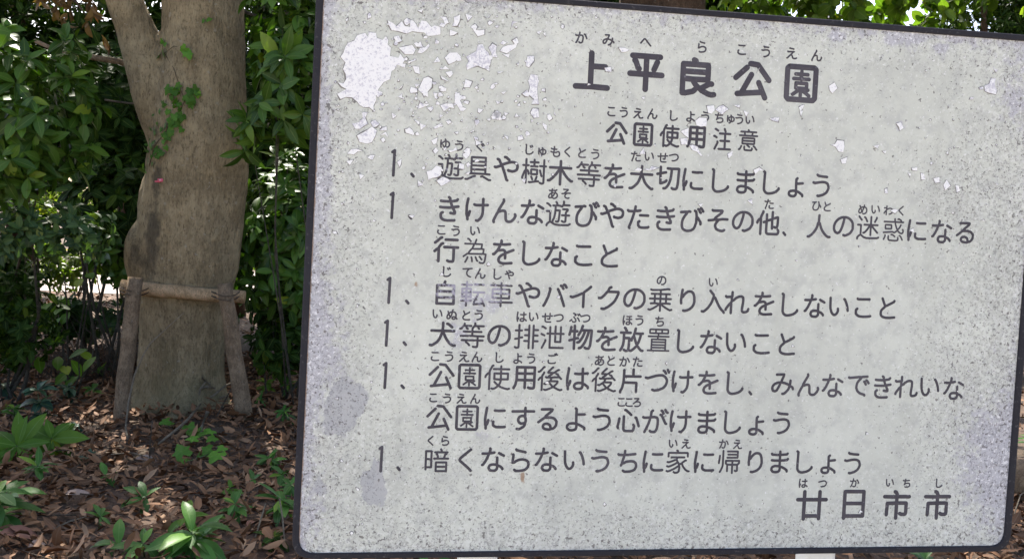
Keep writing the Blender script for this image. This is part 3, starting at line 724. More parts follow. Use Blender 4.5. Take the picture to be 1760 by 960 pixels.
"他": [[20,-4,20,51,19,53], [65,52,66,55], [65,52,59,51,50,48,44,47], [65,52,66,18], [44,47,43,44], [44,47,43,70], [75,24,78,22,82,22,85,23,86,26,87,29,88,39,88,60,87,61,82,60,72,56,66,55], [43,44,43,8,44,1,47,-2,50,-3,54,-3,81,-3,86,-3,88,-2,90,0,92,6,92,9,89,14], [43,44,32,41], [66,80,66,55], [19,53,21,63,28,78,28,81], [19,53,13,51,7,43,6,38]],
"使": [[63,32,88,32,89,32,89,35,89,51,89,53,63,53], [63,32,63,53], [63,32,63,31], [93,69,63,69], [63,80,63,69], [6,39,7,44,14,52,20,55], [63,31,63,26,61,19,57,11,56,9], [63,31,39,32,39,51,39,53,40,53,63,53], [63,69,63,53], [63,69,36,69], [95,-2,89,-4,79,-2,65,3,58,7,56,9], [34,82,30,80,30,79,22,64,20,55], [40,22,45,17,54,9], [56,9,54,9], [20,55,21,52,21,-5], [30,-2,35,-4,43,-1,50,4,54,9]],
"入": [[50,53,55,51,67,28,73,18,82,7,90,0,92,-4], [50,53,48,63,42,69,35,77], [50,53,48,52,43,36,38,26,33,19,28,12,22,6,13,-1,11,-2,5,-1]],
"公": [[62,27,66,26,68,25,76,14,77,8], [7,43,12,43,19,51,28,63,35,76], [54,50,50,48,48,47,35,26,24,11,23,5,31,4,72,7,77,8], [86,-1,81,6,77,8], [65,77,77,58,86,48,90,44]],
"具": [[9,17,25,18], [76,47,76,33], [76,47,76,61], [76,47,25,47], [25,61,25,47], [25,61,76,61], [25,61,25,75,26,76,28,76,76,76,76,75,76,61], [5,-3,12,-3,22,2,33,8,39,9], [25,47,25,33], [95,-3,89,-3,67,9,61,8], [92,17,76,18], [76,18,76,33], [76,18,25,18], [76,33,25,33], [25,18,25,33]],
"切": [[43,27,40,23,26,17,21,16,20,16,19,52], [19,76,19,53], [62,71,61,52,59,35,57,27,54,18,49,8,43,1,38,-2,33,-2], [62,71,88,72,90,71,90,70,88,25,87,13,85,3,83,-1,79,-3,69,-3,65,0], [62,71,46,72], [19,52,19,53], [19,52,7,50], [40,57,26,54,19,53]],
"園": [[77,52,52,52,50,53], [72,63,50,63], [29,63,50,63], [49,29,49,24], [49,29,52,30,68,30,70,31], [49,29,46,30,31,30,30,32,30,41,31,42,69,42,70,41,70,31], [48,24,48,9], [48,24,49,24], [48,24,43,22,36,18,24,13,20,13], [23,52,47,52,50,53], [78,12,75,12,68,16,66,18], [70,31,73,28,74,26,68,21,66,18], [49,24,61,19,66,18], [50,63,50,53], [88,29,88,1,88,0,12,0,12,1,12,76,13,76,88,76,88,74,88,29]],
"大": [[10,51,45,51,48,50], [93,-1,89,-2,87,-1,80,4,73,10,63,22,58,33,53,45,50,48], [6,-2,11,-2,15,-1,23,5,30,12,35,17,39,24,44,37,47,45,50,48], [90,51,54,51,50,49], [50,80,48,50], [50,48,50,49], [50,49,48,50]],
"家": [[12,58,12,70,13,72,48,72,50,72], [49,36,52,34,55,28], [49,36,48,40,44,46], [49,36,38,29,23,22,14,19,8,21], [66,32,71,20,75,15,81,8,90,2,95,2], [66,32,68,35,79,43,82,43], [66,32,55,28], [44,46,48,54], [44,46,39,45,30,41,15,36,9,37], [55,22,56,21,57,17,56,8,55,2,53,-1,50,-3,44,-4,39,-4,35,-1], [55,22,55,28], [55,22,50,20,38,12,19,3,12,1,7,3], [50,72,52,72,87,72,88,70,88,58], [50,72,48,80,45,81], [24,55,46,55,48,54], [75,55,52,55,48,54]],
"市": [[52,66,91,66], [52,66,51,72,48,78,47,80,43,82], [52,66,50,65], [9,66,50,65], [62,11,68,8,78,8,81,10,82,15,82,44,81,45,50,45], [50,45,50,-4], [50,45,50,65], [50,45,19,44,18,7]],
"帰": [[9,33,9,36,11,50,12,61], [25,80,25,40,25,27,24,20,21,12,18,5,14,-1], [42,54,82,54,83,56,83,66], [83,27,83,10,83,4,81,3,77,2,76,3,74,4], [83,27,63,27], [83,27,90,33,90,40,90,42,63,42], [43,27,43,2], [43,27,63,27], [43,27,39,30,37,32,37,42,63,42], [63,27,63,-5], [63,27,63,42], [45,66,83,66], [43,78,82,78,83,77,83,66]],
"平": [[70,43,78,61], [91,31,50,31], [85,73,50,73], [20,62,23,60,29,45,32,43], [50,-4,50,31], [50,31,50,73], [50,31,9,31], [14,73,50,73]],
"廿": [[9,55,28,55], [28,5,28,-4], [28,5,72,5], [28,5,28,55], [72,5,72,-3], [72,5,72,55], [72,55,91,55], [72,55,72,79], [72,55,28,55], [28,79,28,55]],
"後": [[20,43,21,41,21,-4], [20,43,22,50,28,59,28,61], [20,43,14,41,9,35,8,33], [61,80,59,79,45,65,43,61,44,60,58,60,60,59], [96,-2,90,-4,84,-2,77,1,70,5,68,6,66,8], [35,44,38,42,45,43], [74,56,78,55,80,53,82,50,84,45], [7,63,9,63,10,63,18,70,26,80,29,81], [57,42,56,38,54,35,53,30], [57,42,60,43,79,44,84,45], [57,42,46,43,45,43], [47,25,62,8], [47,25,49,28,53,30], [47,25,43,24,35,18,30,19], [62,8,66,8], [62,8,60,6,56,4,42,-2,35,-4,30,-2], [93,38,91,39,87,44,84,45], [66,8,68,11,75,18,78,22,79,24,80,28,78,29,55,29,53,30], [83,71,79,70,67,61,60,59], [45,43,47,48,58,55,60,59]],
"心": [[12,8,10,13,14,31,16,44], [61,58,52,66,41,75,37,76], [92,16,88,28,82,44,81,47,78,48], [71,21,74,16,74,14,72,3,70,-1,64,-3,42,-3,38,-2,36,-1,34,2,33,6,33,52]],
"惑": [[90,68,81,68], [56,68,57,60,61,49,64,42,67,39], [56,68,55,68], [56,68,81,68], [67,39,67,36], [67,39,70,41,73,44,77,50,80,57], [54,80,55,68], [67,36,73,30,77,27,82,25,86,25,89,27,91,31,91,35,89,40], [67,36,55,27,50,28,47,30,45,30,9,26], [70,8,71,4,71,2,70,-1,68,-3,59,-4,36,-3,33,-2,31,0,30,5,30,13], [10,68,55,68], [57,12,47,19,42,19], [11,0,17,13,16,16], [81,68,81,73,80,75,71,80,67,79], [77,16,82,13,89,0], [16,50,16,42,17,41,39,41,41,42,41,54,40,56,17,56,16,55,16,50]],
"意": [[15,73,33,73], [23,35,23,24,24,23,46,23], [23,35,78,35], [23,35,23,45,24,47,26,47,76,47,78,45,78,35], [90,57,68,57,66,58], [66,58,68,67,68,73], [66,58,62,57,37,57,34,58], [56,10,46,17,46,23], [85,73,68,73], [68,73,54,73,52,74], [34,58,33,63,32,67,33,70,33,73], [34,58,32,57,10,57], [33,73,49,73,52,74], [75,14,80,12,88,1,90,0], [78,35,78,25,76,23,46,23], [8,-2,12,-1,14,2,19,11,19,13], [68,5,69,3,68,-1,65,-4,61,-4,38,-4,35,-3,34,-1,33,4,33,11], [49,81,50,79,52,74]],
"排": [[22,60,22,33], [22,60,32,60], [22,60,22,80], [22,60,9,60], [22,31,22,2,21,-2,19,-3,13,-4,8,-1], [22,31,22,33], [22,31,8,29], [42,22,59,22], [44,43,59,43], [92,63,75,63], [91,43,75,43], [34,35,27,34,22,33], [92,22,75,22], [75,22,75,-4], [75,22,75,43], [44,63,59,63], [59,22,59,-4], [59,22,59,43], [75,63,75,43], [75,63,75,79], [59,63,59,43], [59,63,59,79]],
"放": [[61,62,85,61], [61,62,62,69,64,80], [61,62,59,60,58,51], [58,51,55,49,50,41,50,36], [58,51,60,48,64,36,68,25,69,23,72,22], [45,64,20,64], [72,15,74,14,80,7,85,1,90,-2,94,-2], [72,15,72,22], [72,15,68,13,60,5,54,0,49,-3,44,-2], [92,62,85,61], [8,-2,14,8,18,19,20,33,20,44], [85,61,84,52,79,34,75,25,72,22], [22,82,25,80,28,73,30,72], [8,64,20,64], [22,0,27,-3,30,-4,35,-3,38,0,39,3,40,13,41,43,40,44,39,44,20,44], [20,44,20,64]],
"日": [[21,39,21,3], [21,39,79,39], [21,39,21,72,22,73,24,73,79,73,79,72,79,39], [79,39,79,5,79,3,21,3], [21,3,21,-3]],
"暗": [[31,44,31,14,11,14], [31,44,31,72,30,73,28,73,11,73,11,44], [31,44,11,44], [92,46,77,46], [86,63,81,61,78,52,77,46], [65,80,67,77,68,69], [49,62,52,61,54,55,54,46], [89,69,68,69], [41,46,54,46], [86,16,86,0,85,0,83,0,48,0,48,16], [86,16,86,31,85,32,83,32,49,32,48,31,48,16], [86,16,48,16], [68,69,44,69], [54,46,77,46], [11,44,11,14], [11,6,11,14]],
"木": [[50,51,50,51], [50,51,50,52], [50,51,43,46,33,31,21,18,10,9,5,9], [11,56,45,56,50,52], [50,52,55,56,89,56], [50,52,50,80], [50,51,50,-4], [50,51,57,46,68,30,79,18,90,9,94,9]],
"樹": [[20,59,19,44], [20,59,29,59], [20,59,20,81], [20,59,9,59], [50,80,50,71], [60,19,56,8,56,2], [19,44,24,42,26,41,30,32,30,28], [19,44,19,41], [32,-1,35,-2,56,2], [19,41,20,39,20,-4], [19,41,15,38,7,17,7,13], [50,56,62,56], [50,56,50,71], [50,56,38,56], [86,58,86,3,86,-1,84,-4,78,-5,72,-2], [86,58,93,58], [86,58,86,80], [86,58,71,58], [78,22,77,24,73,37,72,42,71,42], [50,71,65,71], [50,71,36,71], [66,3,56,2], [44,9,40,19], [50,28,61,28,61,43,61,44,41,45,39,44,39,28,50,28]],
"泄": [[20,46,9,51], [41,77,41,53], [31,53,41,53], [12,0,24,25,25,27,24,29], [92,53,81,53], [61,53,61,24,61,23,64,23,81,23,81,53], [61,53,81,53], [61,53,61,80], [61,53,41,53], [41,53,41,1,43,1,91,1], [24,72,14,78,11,78], [81,78,81,53]],
"注": [[41,32,64,32], [65,70,60,80], [90,61,64,61], [13,-1,27,24,26,28], [8,50,11,50,21,45], [14,78,16,78,27,72], [64,32,64,-1], [64,32,86,32], [64,32,64,61], [64,61,37,61], [64,-1,92,-1], [64,-1,34,-1]],
"為": [[40,46,42,45,72,46], [40,46,41,52,44,57,45,63], [40,46,36,44,28,34,26,28], [67,-3,70,-5,80,-5,83,-3,85,0,87,9,89,27,88,27,79,28], [53,79,50,70,49,64], [49,64,51,63,74,63,74,60,72,46], [49,64,45,63], [52,16,53,14,57,4,60,2], [23,15,23,14,21,8,15,-3], [26,28,29,27,79,28], [26,28,21,27,8,17], [66,18,68,17,73,9,75,8], [45,63,12,63], [40,0,39,9,38,13,37,15], [79,28,81,45,72,46], [33,72,26,80,22,81]],
"片": [[86,54,58,54], [58,80,58,54], [58,54,22,54], [10,-6,10,-2,15,7,17,12,21,31], [21,31,70,30,71,29,71,-4], [21,31,22,54], [22,77,22,54]],
"物": [[67,0,72,-3,77,-3,81,-3,83,-1,84,1,87,9,89,32,91,63,90,64,79,64], [38,19,44,20,48,25,53,32,58,41,62,51,64,57,65,64], [26,60,26,32], [26,60,36,60], [26,60,26,80], [26,60,11,60], [11,60,13,75], [11,60,10,58,7,47], [56,80,53,70,52,64], [26,32,26,30], [26,32,32,33,38,35,40,34], [65,64,79,64], [65,64,52,64], [8,26,19,29,26,30], [26,30,26,-5], [45,-2,50,-1,53,1,59,8,67,21,71,31,76,45,79,57,79,64], [52,64,50,62,46,54,41,46]],
"犬": [[83,65,69,76,65,77], [5,-1,11,-2,14,-1,23,5,30,10,35,16,39,22,43,32,47,43,50,47], [91,51,53,51,50,48], [50,48,50,47], [50,48,49,50], [9,51,46,51,49,50], [49,50,50,66,50,80], [95,-1,90,-2,87,-1,80,3,73,9,64,21,59,30,53,43,50,47]],
"用": [[50,73,50,50], [50,73,85,73,85,50], [50,73,19,73,19,50], [63,-1,70,-4,80,-4,84,-2,85,6,85,26], [50,-3,50,26], [50,50,50,26], [50,50,85,50], [50,50,19,50], [50,26,85,26], [50,26,19,26], [19,50,19,26], [19,26,15,9,13,4,9,-2,9,-4], [85,26,85,50]],
"等": [[92,35,70,35], [50,51,50,36], [50,51,83,51], [50,51,50,63,56,71,58,73], [50,51,18,51], [33,61,29,63,28,66,27,72], [8,35,50,36], [70,20,70,4,69,-3,67,-4,63,-4,56,-4,54,-3], [70,20,89,20], [70,20,70,35], [70,20,28,20], [45,72,27,72], [59,82,60,80,58,73], [70,72,71,67,74,62], [70,72,67,72,59,72,58,73], [70,72,72,72,91,72], [40,2,35,8,28,13,28,20], [19,73,20,72,27,72], [19,73,21,80], [19,73,16,71,10,62,5,61], [70,35,50,36], [28,20,12,20]],
"置": [[46,41,48,40,76,40,77,39,77,30], [46,41,47,51], [46,41,44,40,23,40,23,38,23,30], [89,51,51,51,48,52], [77,-2,79,-2,91,-2], [77,-2,77,9], [77,-2,75,-2,23,-2], [23,-2,23,9], [23,-2,9,-2], [23,9,77,9], [23,9,23,19], [48,52,49,62], [48,52,47,51], [38,77,38,63], [38,77,36,77,17,77,15,76,15,74,15,64,16,63,38,63], [38,77,42,77,60,77,62,77], [62,77,62,63], [62,77,64,77,84,77,85,76,86,74,86,65,85,63,62,63], [77,30,77,19], [77,30,23,30], [77,19,77,9], [77,19,23,19], [49,62,51,63,62,63], [49,62,47,63,38,63], [10,51,47,51], [23,30,23,19]],
"自": [[81,45,81,23], [81,45,81,65,81,66,46,67], [81,45,20,45], [81,23,81,2,81,1,79,1,20,1,20,23], [81,23,20,23], [20,45,20,23], [20,45,20,66,46,67], [46,67,46,74,48,80]],
"良": [[22,35,22,-1,29,-1,46,4,50,8], [22,35,45,34], [22,35,22,53], [88,25,83,25,66,14,64,11], [22,53,79,53], [22,53,22,71,49,71,51,72], [64,11,65,8,67,7,80,0,88,-2,94,-1], [64,11,59,13,52,20,47,28,45,34], [51,72,54,71,78,71,79,69,79,53], [51,72,50,80,46,82], [79,53,79,35,45,34]],
"行": [[23,-4,23,39,22,41], [8,32,9,32,16,39,22,41], [89,74,47,74], [9,62,18,69,28,79,33,81], [37,60,32,58,24,47,22,41], [77,47,77,5,76,-2,73,-4,61,-4,55,-1], [77,47,92,47], [77,47,43,47]],
"車": [[12,71,50,71], [19,41,19,26,20,25,50,25], [19,41,50,41], [19,41,19,56,20,57,50,57], [50,57,50,41], [50,57,80,57,81,56,81,41], [50,57,50,71], [50,41,50,25], [50,41,81,41], [50,25,50,10], [50,25,80,25,81,41], [88,71,50,71], [50,71,50,80], [50,10,50,-4], [50,10,91,10], [50,10,9,10]],
"転": [[27,80,27,70], [26,56,26,42], [26,56,27,57], [26,56,11,56,11,42], [44,13,26,13], [44,70,27,70], [26,-5,26,13], [69,43,68,36,61,20,55,8,54,1,59,1,88,4], [69,43,72,44,92,44], [69,43,67,44,52,44], [42,42,42,27,26,27], [42,42,42,56,27,57], [42,42,26,42], [88,72,57,72], [27,57,27,70], [11,42,11,27,26,27], [11,42,26,42], [26,27,26,13], [26,27,26,27], [26,13,8,13], [27,70,9,70], [88,4,90,3,92,-3,93,-4], [88,4,87,10,82,21], [26,27,26,42]],
"迷": [[64,46,90,19], [64,46,67,48,90,48], [64,46,62,46], [32,17,35,17,40,21,47,29,55,41,60,45], [78,60,85,74,85,77], [60,45,62,42,62,9], [60,45,60,46], [21,9,25,7,35,0,46,-3,67,-3,90,-2,96,1], [21,9,21,46,20,47,8,47], [21,9,15,6,9,0,8,-2,8,-7], [46,61,39,74,35,77], [60,46,62,46], [60,46,56,48,35,48], [62,46,62,79], [12,79,23,66]],
"遊": [[65,12,71,9,76,9,78,10,79,14,79,33], [92,70,69,70], [21,65,12,73,8,74], [43,10,46,9,50,9,52,11,53,13,55,31,56,49,55,50,54,50,40,50], [65,33,79,33], [8,46,20,46,21,45,21,8], [92,33,79,33], [9,-6,10,-1,16,5,21,8], [70,83,71,80,69,70], [47,68,58,67,64,64,65,65,67,69,69,70], [47,68,46,73,44,78,43,79,42,80], [47,68,40,67], [31,8,31,13,35,20,37,27,39,38,40,50], [40,67,40,50], [40,67,31,67], [21,8,26,6,35,1,40,-1,54,-3,70,-3,90,-2,96,2], [79,33,79,42,80,45,85,50,86,54,85,55,68,55]],
}
GL = {ch: [np.array(p, float).reshape(-1, 2) / 100 for p in ps] for ch, ps in STROKES.items()}
GL["1"] = [np.array([[0.52, 0.0], [0.54, 0.88]]), np.array([[0.54, 0.88], [0.46, 0.82]])]
GL["、"] = [np.array([[0.46, 0.06], [0.53, -0.02]])]
FACT = {}
GL["公"] = [np.array(p) for p in ([[.34, .85], [.04, .55]], [[.43, .96], [.64, .94], [.96, .53]], [[.47, .66], [.21, .13]], [[.10, .11], [.78, .19]], [[.68, .45], [.87, .04]])]
GL["園"] = [np.array(p) for p in ([[.10, .95], [.90, .95], [.96, .90], [.96, .10], [.90, .04], [.10, .04], [.04, .10], [.04, .90], [.10, .95]],
  [[.50, .84], [.50, .60]], [[.31, .75], [.70, .75]], [[.25, .62], [.75, .62]], [[.33, .50], [.68, .50], [.68, .36], [.33, .36], [.33, .50]], [[.49, .34], [.49, .14]], [[.45, .32], [.24, .18]], [[.52, .32], [.77, .16]], [[.73, .32], [.60, .26]])]
FACT["園"] = [1.0] + [0.68] * 8
DENSE = set("遊樹為惑意置等家帰暗転車乗迷後排泄具注使")

def letter_mat():
    m, nt, b = new_mat("dark_lettering")
    c = mix_c(nt, noise_n(nt, 60, 3), (0.042, 0.038, 0.049), (0.080, 0.073, 0.088))
    fade = smooth_step(nt, noise_n(nt, 9, 5, 0.7), 0.42, 0.70)
    c = mix_c(nt, math_n(nt, 'MULTIPLY', fade, 0.28), c, (0.17, 0.16, 0.18))
    wn_ = attr_n(nt, "worn")
    f = smooth_step(nt, math_n(nt, 'ADD', wn_, math_n(nt, 'MULTIPLY', math_n(nt, 'SUBTRACT', noise_n(nt, 110, 5, 0.75), 0.5), 2.0)), 0.45, 0.7)
    c = mix_c(nt, math_n(nt, 'MULTIPLY', f, 0.85), c, (0.40, 0.39, 0.47))
    sp = smooth_step(nt, noise_n(nt, 150, 4, 0.7), 0.60, 0.72)
    c = mix_c(nt, math_n(nt, 'MULTIPLY', sp, 0.55), c, (0.28, 0.27, 0.30))
    nt.links.new(c, b.inputs["Base Color"]); b.inputs["Roughness"].default_value = 0.65
    b.inputs["Specular IOR Level"].default_value = 0.25
    return m
M_LETTER = letter_mat()
lrng = np.random.default_rng(11)

def stroke(mb, P, wid, z0):
    """a painted stroke with round ends and joints, domed by a fraction of a millimetre"""
    h = wid / 2; lo_, hi_ = 0.00015, 0.00045 + z0
    P = [np.array(p) for p in P]
    for p in P:
        k = 12
        ring = [p + h * np.array([math.cos(6.28318 * i / k), math.sin(6.28318 * i / k)]) for i in range(k)]
        pts = np.array(ring + [p])
        mb.add(S(pts[:, 0], pts[:, 1], np.array([lo_] * k + [hi_ + 0.00004])), [[i, (i + 1) % k, k] for i in range(k)])
    for a, c in zip(P[:-1], P[1:]):
        d = c - a; L = np.hypot(*d)
        if L < 1e-7: continue
        n = np.array([-d[1], d[0]]) / L * h
        pts = np.array([a + n, a, a - n, c + n, c, c - n])
        mb.add(S(pts[:, 0], pts[:, 1], np.array([lo_, hi_, lo_] * 2)), [[0, 1, 4, 3][::-1], [1, 2, 5, 4][::-1]])

def put_char(mb, ch, cx, cy, em=None, box=None, wid=0.005):
    G = GL[ch]
    allp = np.concatenate(G)
    mn, mx = allp.min(0), allp.max(0)
    if ch == "1": mn, mx = np.array([0.46, 0.0]), np.array([0.58, 0.88])
    c = uv(cx, cy)
    if box is not None:
        a = uv(cx - box[0] / 2, cy); b = uv(cx + box[0] / 2, cy); t = uv(cx, cy - box[1] / 2); d = uv(cx, cy + box[1] / 2)
        sx = (np.linalg.norm(b - a) - wid) / max(1e-6, mx[0] - mn[0]); sy = (np.linalg.norm(d - t) - wid) / max(1e-6, mx[1] - mn[1])
    else:
        sx = sy = em
        if ch == '園': sx, sy = em * 0.82, em * 0.93
        if ch == '公': sx = sy = em * 0.93
    if ch in DENSE: wid = wid * (0.66 if ch in '意置為惑' else 0.78)
    for gi, P in enumerate(G):
        fw = FACT[ch][gi] if ch in FACT else 1.0
        Q = (P - (mn + mx) / 2) * np.array([sx, sy]) + c
        stroke(mb, Q, wid * fw, lrng.random() * 0.00012)

def letter_line(items, em_px=None, wid_px=4.8, label=None):
    mb = MB()
    for it in items:
        ch, x, y = it[:3]
        if len(it) == 5: put_char(mb, ch, x, y, box=it[3:], wid=wid_px * PXM)
        else:
            k = 1.04 if ord(ch) < 0x4e00 and ch not in "1、" else 0.99
            put_char(mb, ch, x, y, em=em_px * k * PXM, wid=wid_px * PXM)
    V = np.concatenate(mb.V)
    q = to_px(V)
    wr, br, hd, _ = wear_fields(q[:, 0], q[:, 1])
    worn = np.clip(0.75 * gauss(q[:, 0], q[:, 1], 816, 500, 78, 26) + 0.3 * gauss(q[:, 0], q[:, 1], 790, 585, 30, 35) + 0.25 * gauss(q[:, 0], q[:, 1], 800, 290, 60, 40) + 0.10 + 0.22 * wr * (wr > 0.3), 0, 1)
    o = mb.build("lettering", M_LETTER, panel, smooth=False, attrs={"worn": worn})
    if label: o["label"] = label
    return o

def L_(s, xs, ys):
    return [(c, x, y) for c, x, y in zip(s, xs, ys)]
TITLE = [("上", 1017.8, 120.8, 64.4, 68.4), ("平", 1110.3, 125.5, 64.7, 67), ("良", 1201, 133, 64, 68), ("公", 1293, 138.5, 66.5, 67), ("園", 1377.0, 143.8, 58, 66)]
SUB = [("公", 1060, 228.7, 38, 40), ("園", 1105.3, 231.5, 34.6, 41), ("使", 1151, 233.7, 36, 41.5), ("用", 1196.5, 235.8, 33, 38.3), ("注", 1241.3, 239, 33.4, 40), ("意", 1285.8, 241, 35.7, 40)]
CITY = [("廿", 1395, 867.5, 55, 53), ("日", 1467.4, 866.6, 38.7, 52), ("市", 1540.8, 866.7, 48.5, 51.5), ("市", 1610.5, 866.7, 47, 51.5)]
letter_line(TITLE, wid_px=9.8, label="large dark park name lettering at the top of the board")
letter_line(SUB, wid_px=5.2, label="subtitle lettering under the park name with a flake over it")
letter_line(CITY, wid_px=7.0, label="city name lettering in the lower corner of the board")
letter_line(L_("1、遊具や樹木等を大切にしましょう", [676.7, 709, 775, 822, 870, 918, 963, 1011.5, 1056, 1102.5, 1148, 1191, 1238, 1281.5, 1325.5, 1368, 1411],
  [280, 301, 286.6, 289.6, 290, 294.6, 297, 299, 302.6, 305, 306, 309, 310.7, 313, 314, 322, 319]), 46)
letter_line(L_("1、きけんな遊びやたきびその他、人の迷惑になる", [674, 705, 772, 820, 867.6, 915, 960, 1008.6, 1052, 1097, 1143.7, 1189, 1234, 1276.7, 1320, 1348, 1408, 1449.6, 1492.4, 1535.5, 1576, 1618.5, 1658.6],
  [353, 373, 359, 360.4, 362.7, 364.5, 367, 368, 370, 373.7, 375.5, 377, 379, 380.6, 383, 401.6, 388.5, 389, 391.7, 394.7, 396, 398, 400]), 46)
letter_line(L_("行為をしなこと", [767, 816, 865, 912.8, 956, 1003, 1048], [428.6, 431, 433, 435, 437, 439, 440]), 46)
letter_line(L_("1、自転車やバイクの乗り入れをしないこと", [668.7, 700, 765.6, 813, 861, 907, 954, 998, 1046, 1090.5, 1135, 1182, 1226, 1267, 1313, 1357.4, 1400, 1442, 1484, 1526],
  [498.7, 518.7, 502.6, 505, 506, 506.5, 507, 509.5, 512, 513.5, 515, 516, 518, 520, 521.5, 523.4, 525.5, 526.6, 528.7, 529.4]), 46)
letter_line(L_("1、犬等の排泄物を放置しないこと", [664.5, 695.7, 761, 811, 857.8, 905, 949.5, 997.6, 1043, 1086, 1132, 1178, 1222, 1265, 1309, 1353],
  [572, 590, 573.7, 575.3, 576.7, 578, 579, 579.4, 582, 583, 584, 586, 587.5, 588, 591, 591.4]), 46)
letter_line(L_("1、公園使用後は後片づけをし、みんなできれいな", [662, 692, 759, 807, 855, 901, 945.6, 993, 1038, 1083.7, 1129.5, 1173, 1217, 1263, 1289.5, 1345.5, 1390, 1431, 1475.5, 1517, 1557.6, 1598, 1639],
  [644.7, 664, 645.8, 646.5, 648, 648.6, 650, 650.4, 652, 654, 652.7, 655.7, 657, 657.8, 675, 659.5, 661, 662, 662.6, 664.5, 664.5, 664.5, 667]), 46)
letter_line(L_("公園にするよう心がけましょう", [755, 802.7, 851, 899, 941, 990, 1034, 1080, 1126, 1169.6, 1214.8, 1258.6, 1300, 1343],
  [717, 717.4, 718, 718.5, 720, 720, 720, 722, 722.6, 723.8, 725, 725, 730.7, 726]), 46)
letter_line(L_("1、暗くならないうちに家に帰りましょう", [655, 685, 751, 799.8, 847.4, 895, 939, 987, 1031.4, 1078, 1122.6, 1165.5, 1210.4, 1253, 1298, 1340, 1382.5, 1423.7, 1465],
  [788, 804.7, 790, 789.8, 789, 790, 789, 790, 791, 792, 792.6, 792.5, 793, 793, 793, 793, 793, 797, 795]), 46)
FURI = [
 ("かみへらこうえん", [999, 1046, 1110, 1207, 1275, 1316, 1361, 1404], [65, 69, 73, 81, 86, 89, 92, 96], 22, 2.9),
 ("こうえんしようちゅうい", [1051, 1072, 1097.4, 1121.5, 1158, 1187, 1212, 1236, 1256, 1270.5, 1289], [192, 193, 195, 196, 199, 200.6, 200.6, 203, 205, 205, 206], 19.5, 2.7),
 ("ゆうぐじゅもくとうたいせつ", [765, 789, 826, 910, 932, 954.5, 975, 1000.6, 1023, 1093, 1116, 1139, 1158], [248, 250.4, 251.7, 256.8, 261, 260.7, 261, 263, 265, 269, 269, 271, 271], 19.5, 2.6),
 ("あそたひとめいわく", [950.6, 973, 1322, 1403.5, 1422, 1483, 1505, 1527, 1548.6], [333, 333, 350.8, 354, 355, 360, 360, 361.5, 362], 19.5, 2.6),
 ("こうい", [758.7, 783, 816.5], [395, 396.5, 396.7], 19.5, 2.6),
 ("じてんしゃのい", [768, 803.4, 825.7, 855, 875.4, 1137, 1226], [466.6, 468, 470, 471, 471.7, 482, 485], 19.5, 2.6),
 ("いぬとうはいせつぶつほうち", [752, 777, 801.6, 822.7, 896.7, 917.4, 940.7, 960, 988.4, 1006, 1078.6, 1099, 1133.6], [539, 540, 541.6, 541, 544, 544, 545.5, 546, 545.5, 547, 550, 550, 552], 19.5, 2.6),
 ("こうえんしようごあとかた", [747.7, 771.8, 798, 820, 858.5, 890, 912.8, 950, 1030.5, 1050.4, 1073.4, 1096], [612, 612, 612.6, 613, 613.8, 615.4, 615.4, 615.6, 619, 619.5, 620.6, 621.3], 19.5, 2.6),
 ("こうえんこころ", [744.8, 768.4, 793.6, 817, 1068, 1081.4, 1094.7], [683, 684, 684.4, 684.8, 690.5, 691, 691], 18.5, 2.6),
 ("くらいえかえ", [740, 765.4, 1157, 1179.5, 1244, 1268], [756.6, 756.6, 761.6, 762, 762, 762.8], 18.5, 2.6),
 ("はつかいちし", [1380.6, 1413.6, 1468.7, 1529.5, 1558, 1614], [829.5, 830.6, 828.7, 828.7, 829.5, 829.5], 18.5, 2.6),
]
for s, xs, ys, em, w in FURI:
    letter_line(L_(s, xs, ys), em, w, label="small reading syllables above a line of lettering")

# ------------------------------------------------------------------ flakes: white primer where the paint has come away, with a ragged lip coloured dark as its edge shadow
def flake_mat():
    m, nt, b = new_mat("white_primer")
    n1 = noise_n(nt, 210, 6, 0.8)
    sp = smooth_step(nt, math_n(nt, 'ADD', n1, math_n(nt, 'MULTIPLY', attr_n(nt, "speck"), 0.10)), 0.56, 0.64)
    c = mix_c(nt, math_n(nt, 'MULTIPLY', sp, 0.8), (0.82, 0.82, 0.83), (0.47, 0.46, 0.54))
    nt.links.new(c, b.inputs["Base Color"]); b.inputs["Roughness"].default_value = 0.55
    return m
def lip_shadow_mat():
    m, nt, b = new_mat("lifted_edge_shadow")
    b.inputs["Base Color"].default_value = (0.19, 0.185, 0.18, 1); b.inputs["Roughness"].default_value = 0.8  # shadow along the lifted flake edges, painted as a dark grey
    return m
M_FLAKE = flake_mat(); M_LIP_SHADOW = lip_shadow_mat()
def z1(pts, ox, oy, sc): return [(ox + x / sc, oy + y / sc) for x, y in pts]
A3 = lambda *p: z1(p, 500, 0, 3.52)
B3 = lambda *p: z1(p, 640, 180, 4.3625)
C3 = lambda *p: z1(p, 1000, 180, 4.3625)
D3 = lambda *p: z1(p, 1480, 60, 4.0)
E3 = lambda *p: z1(p, 1340, 240, 4.3625)
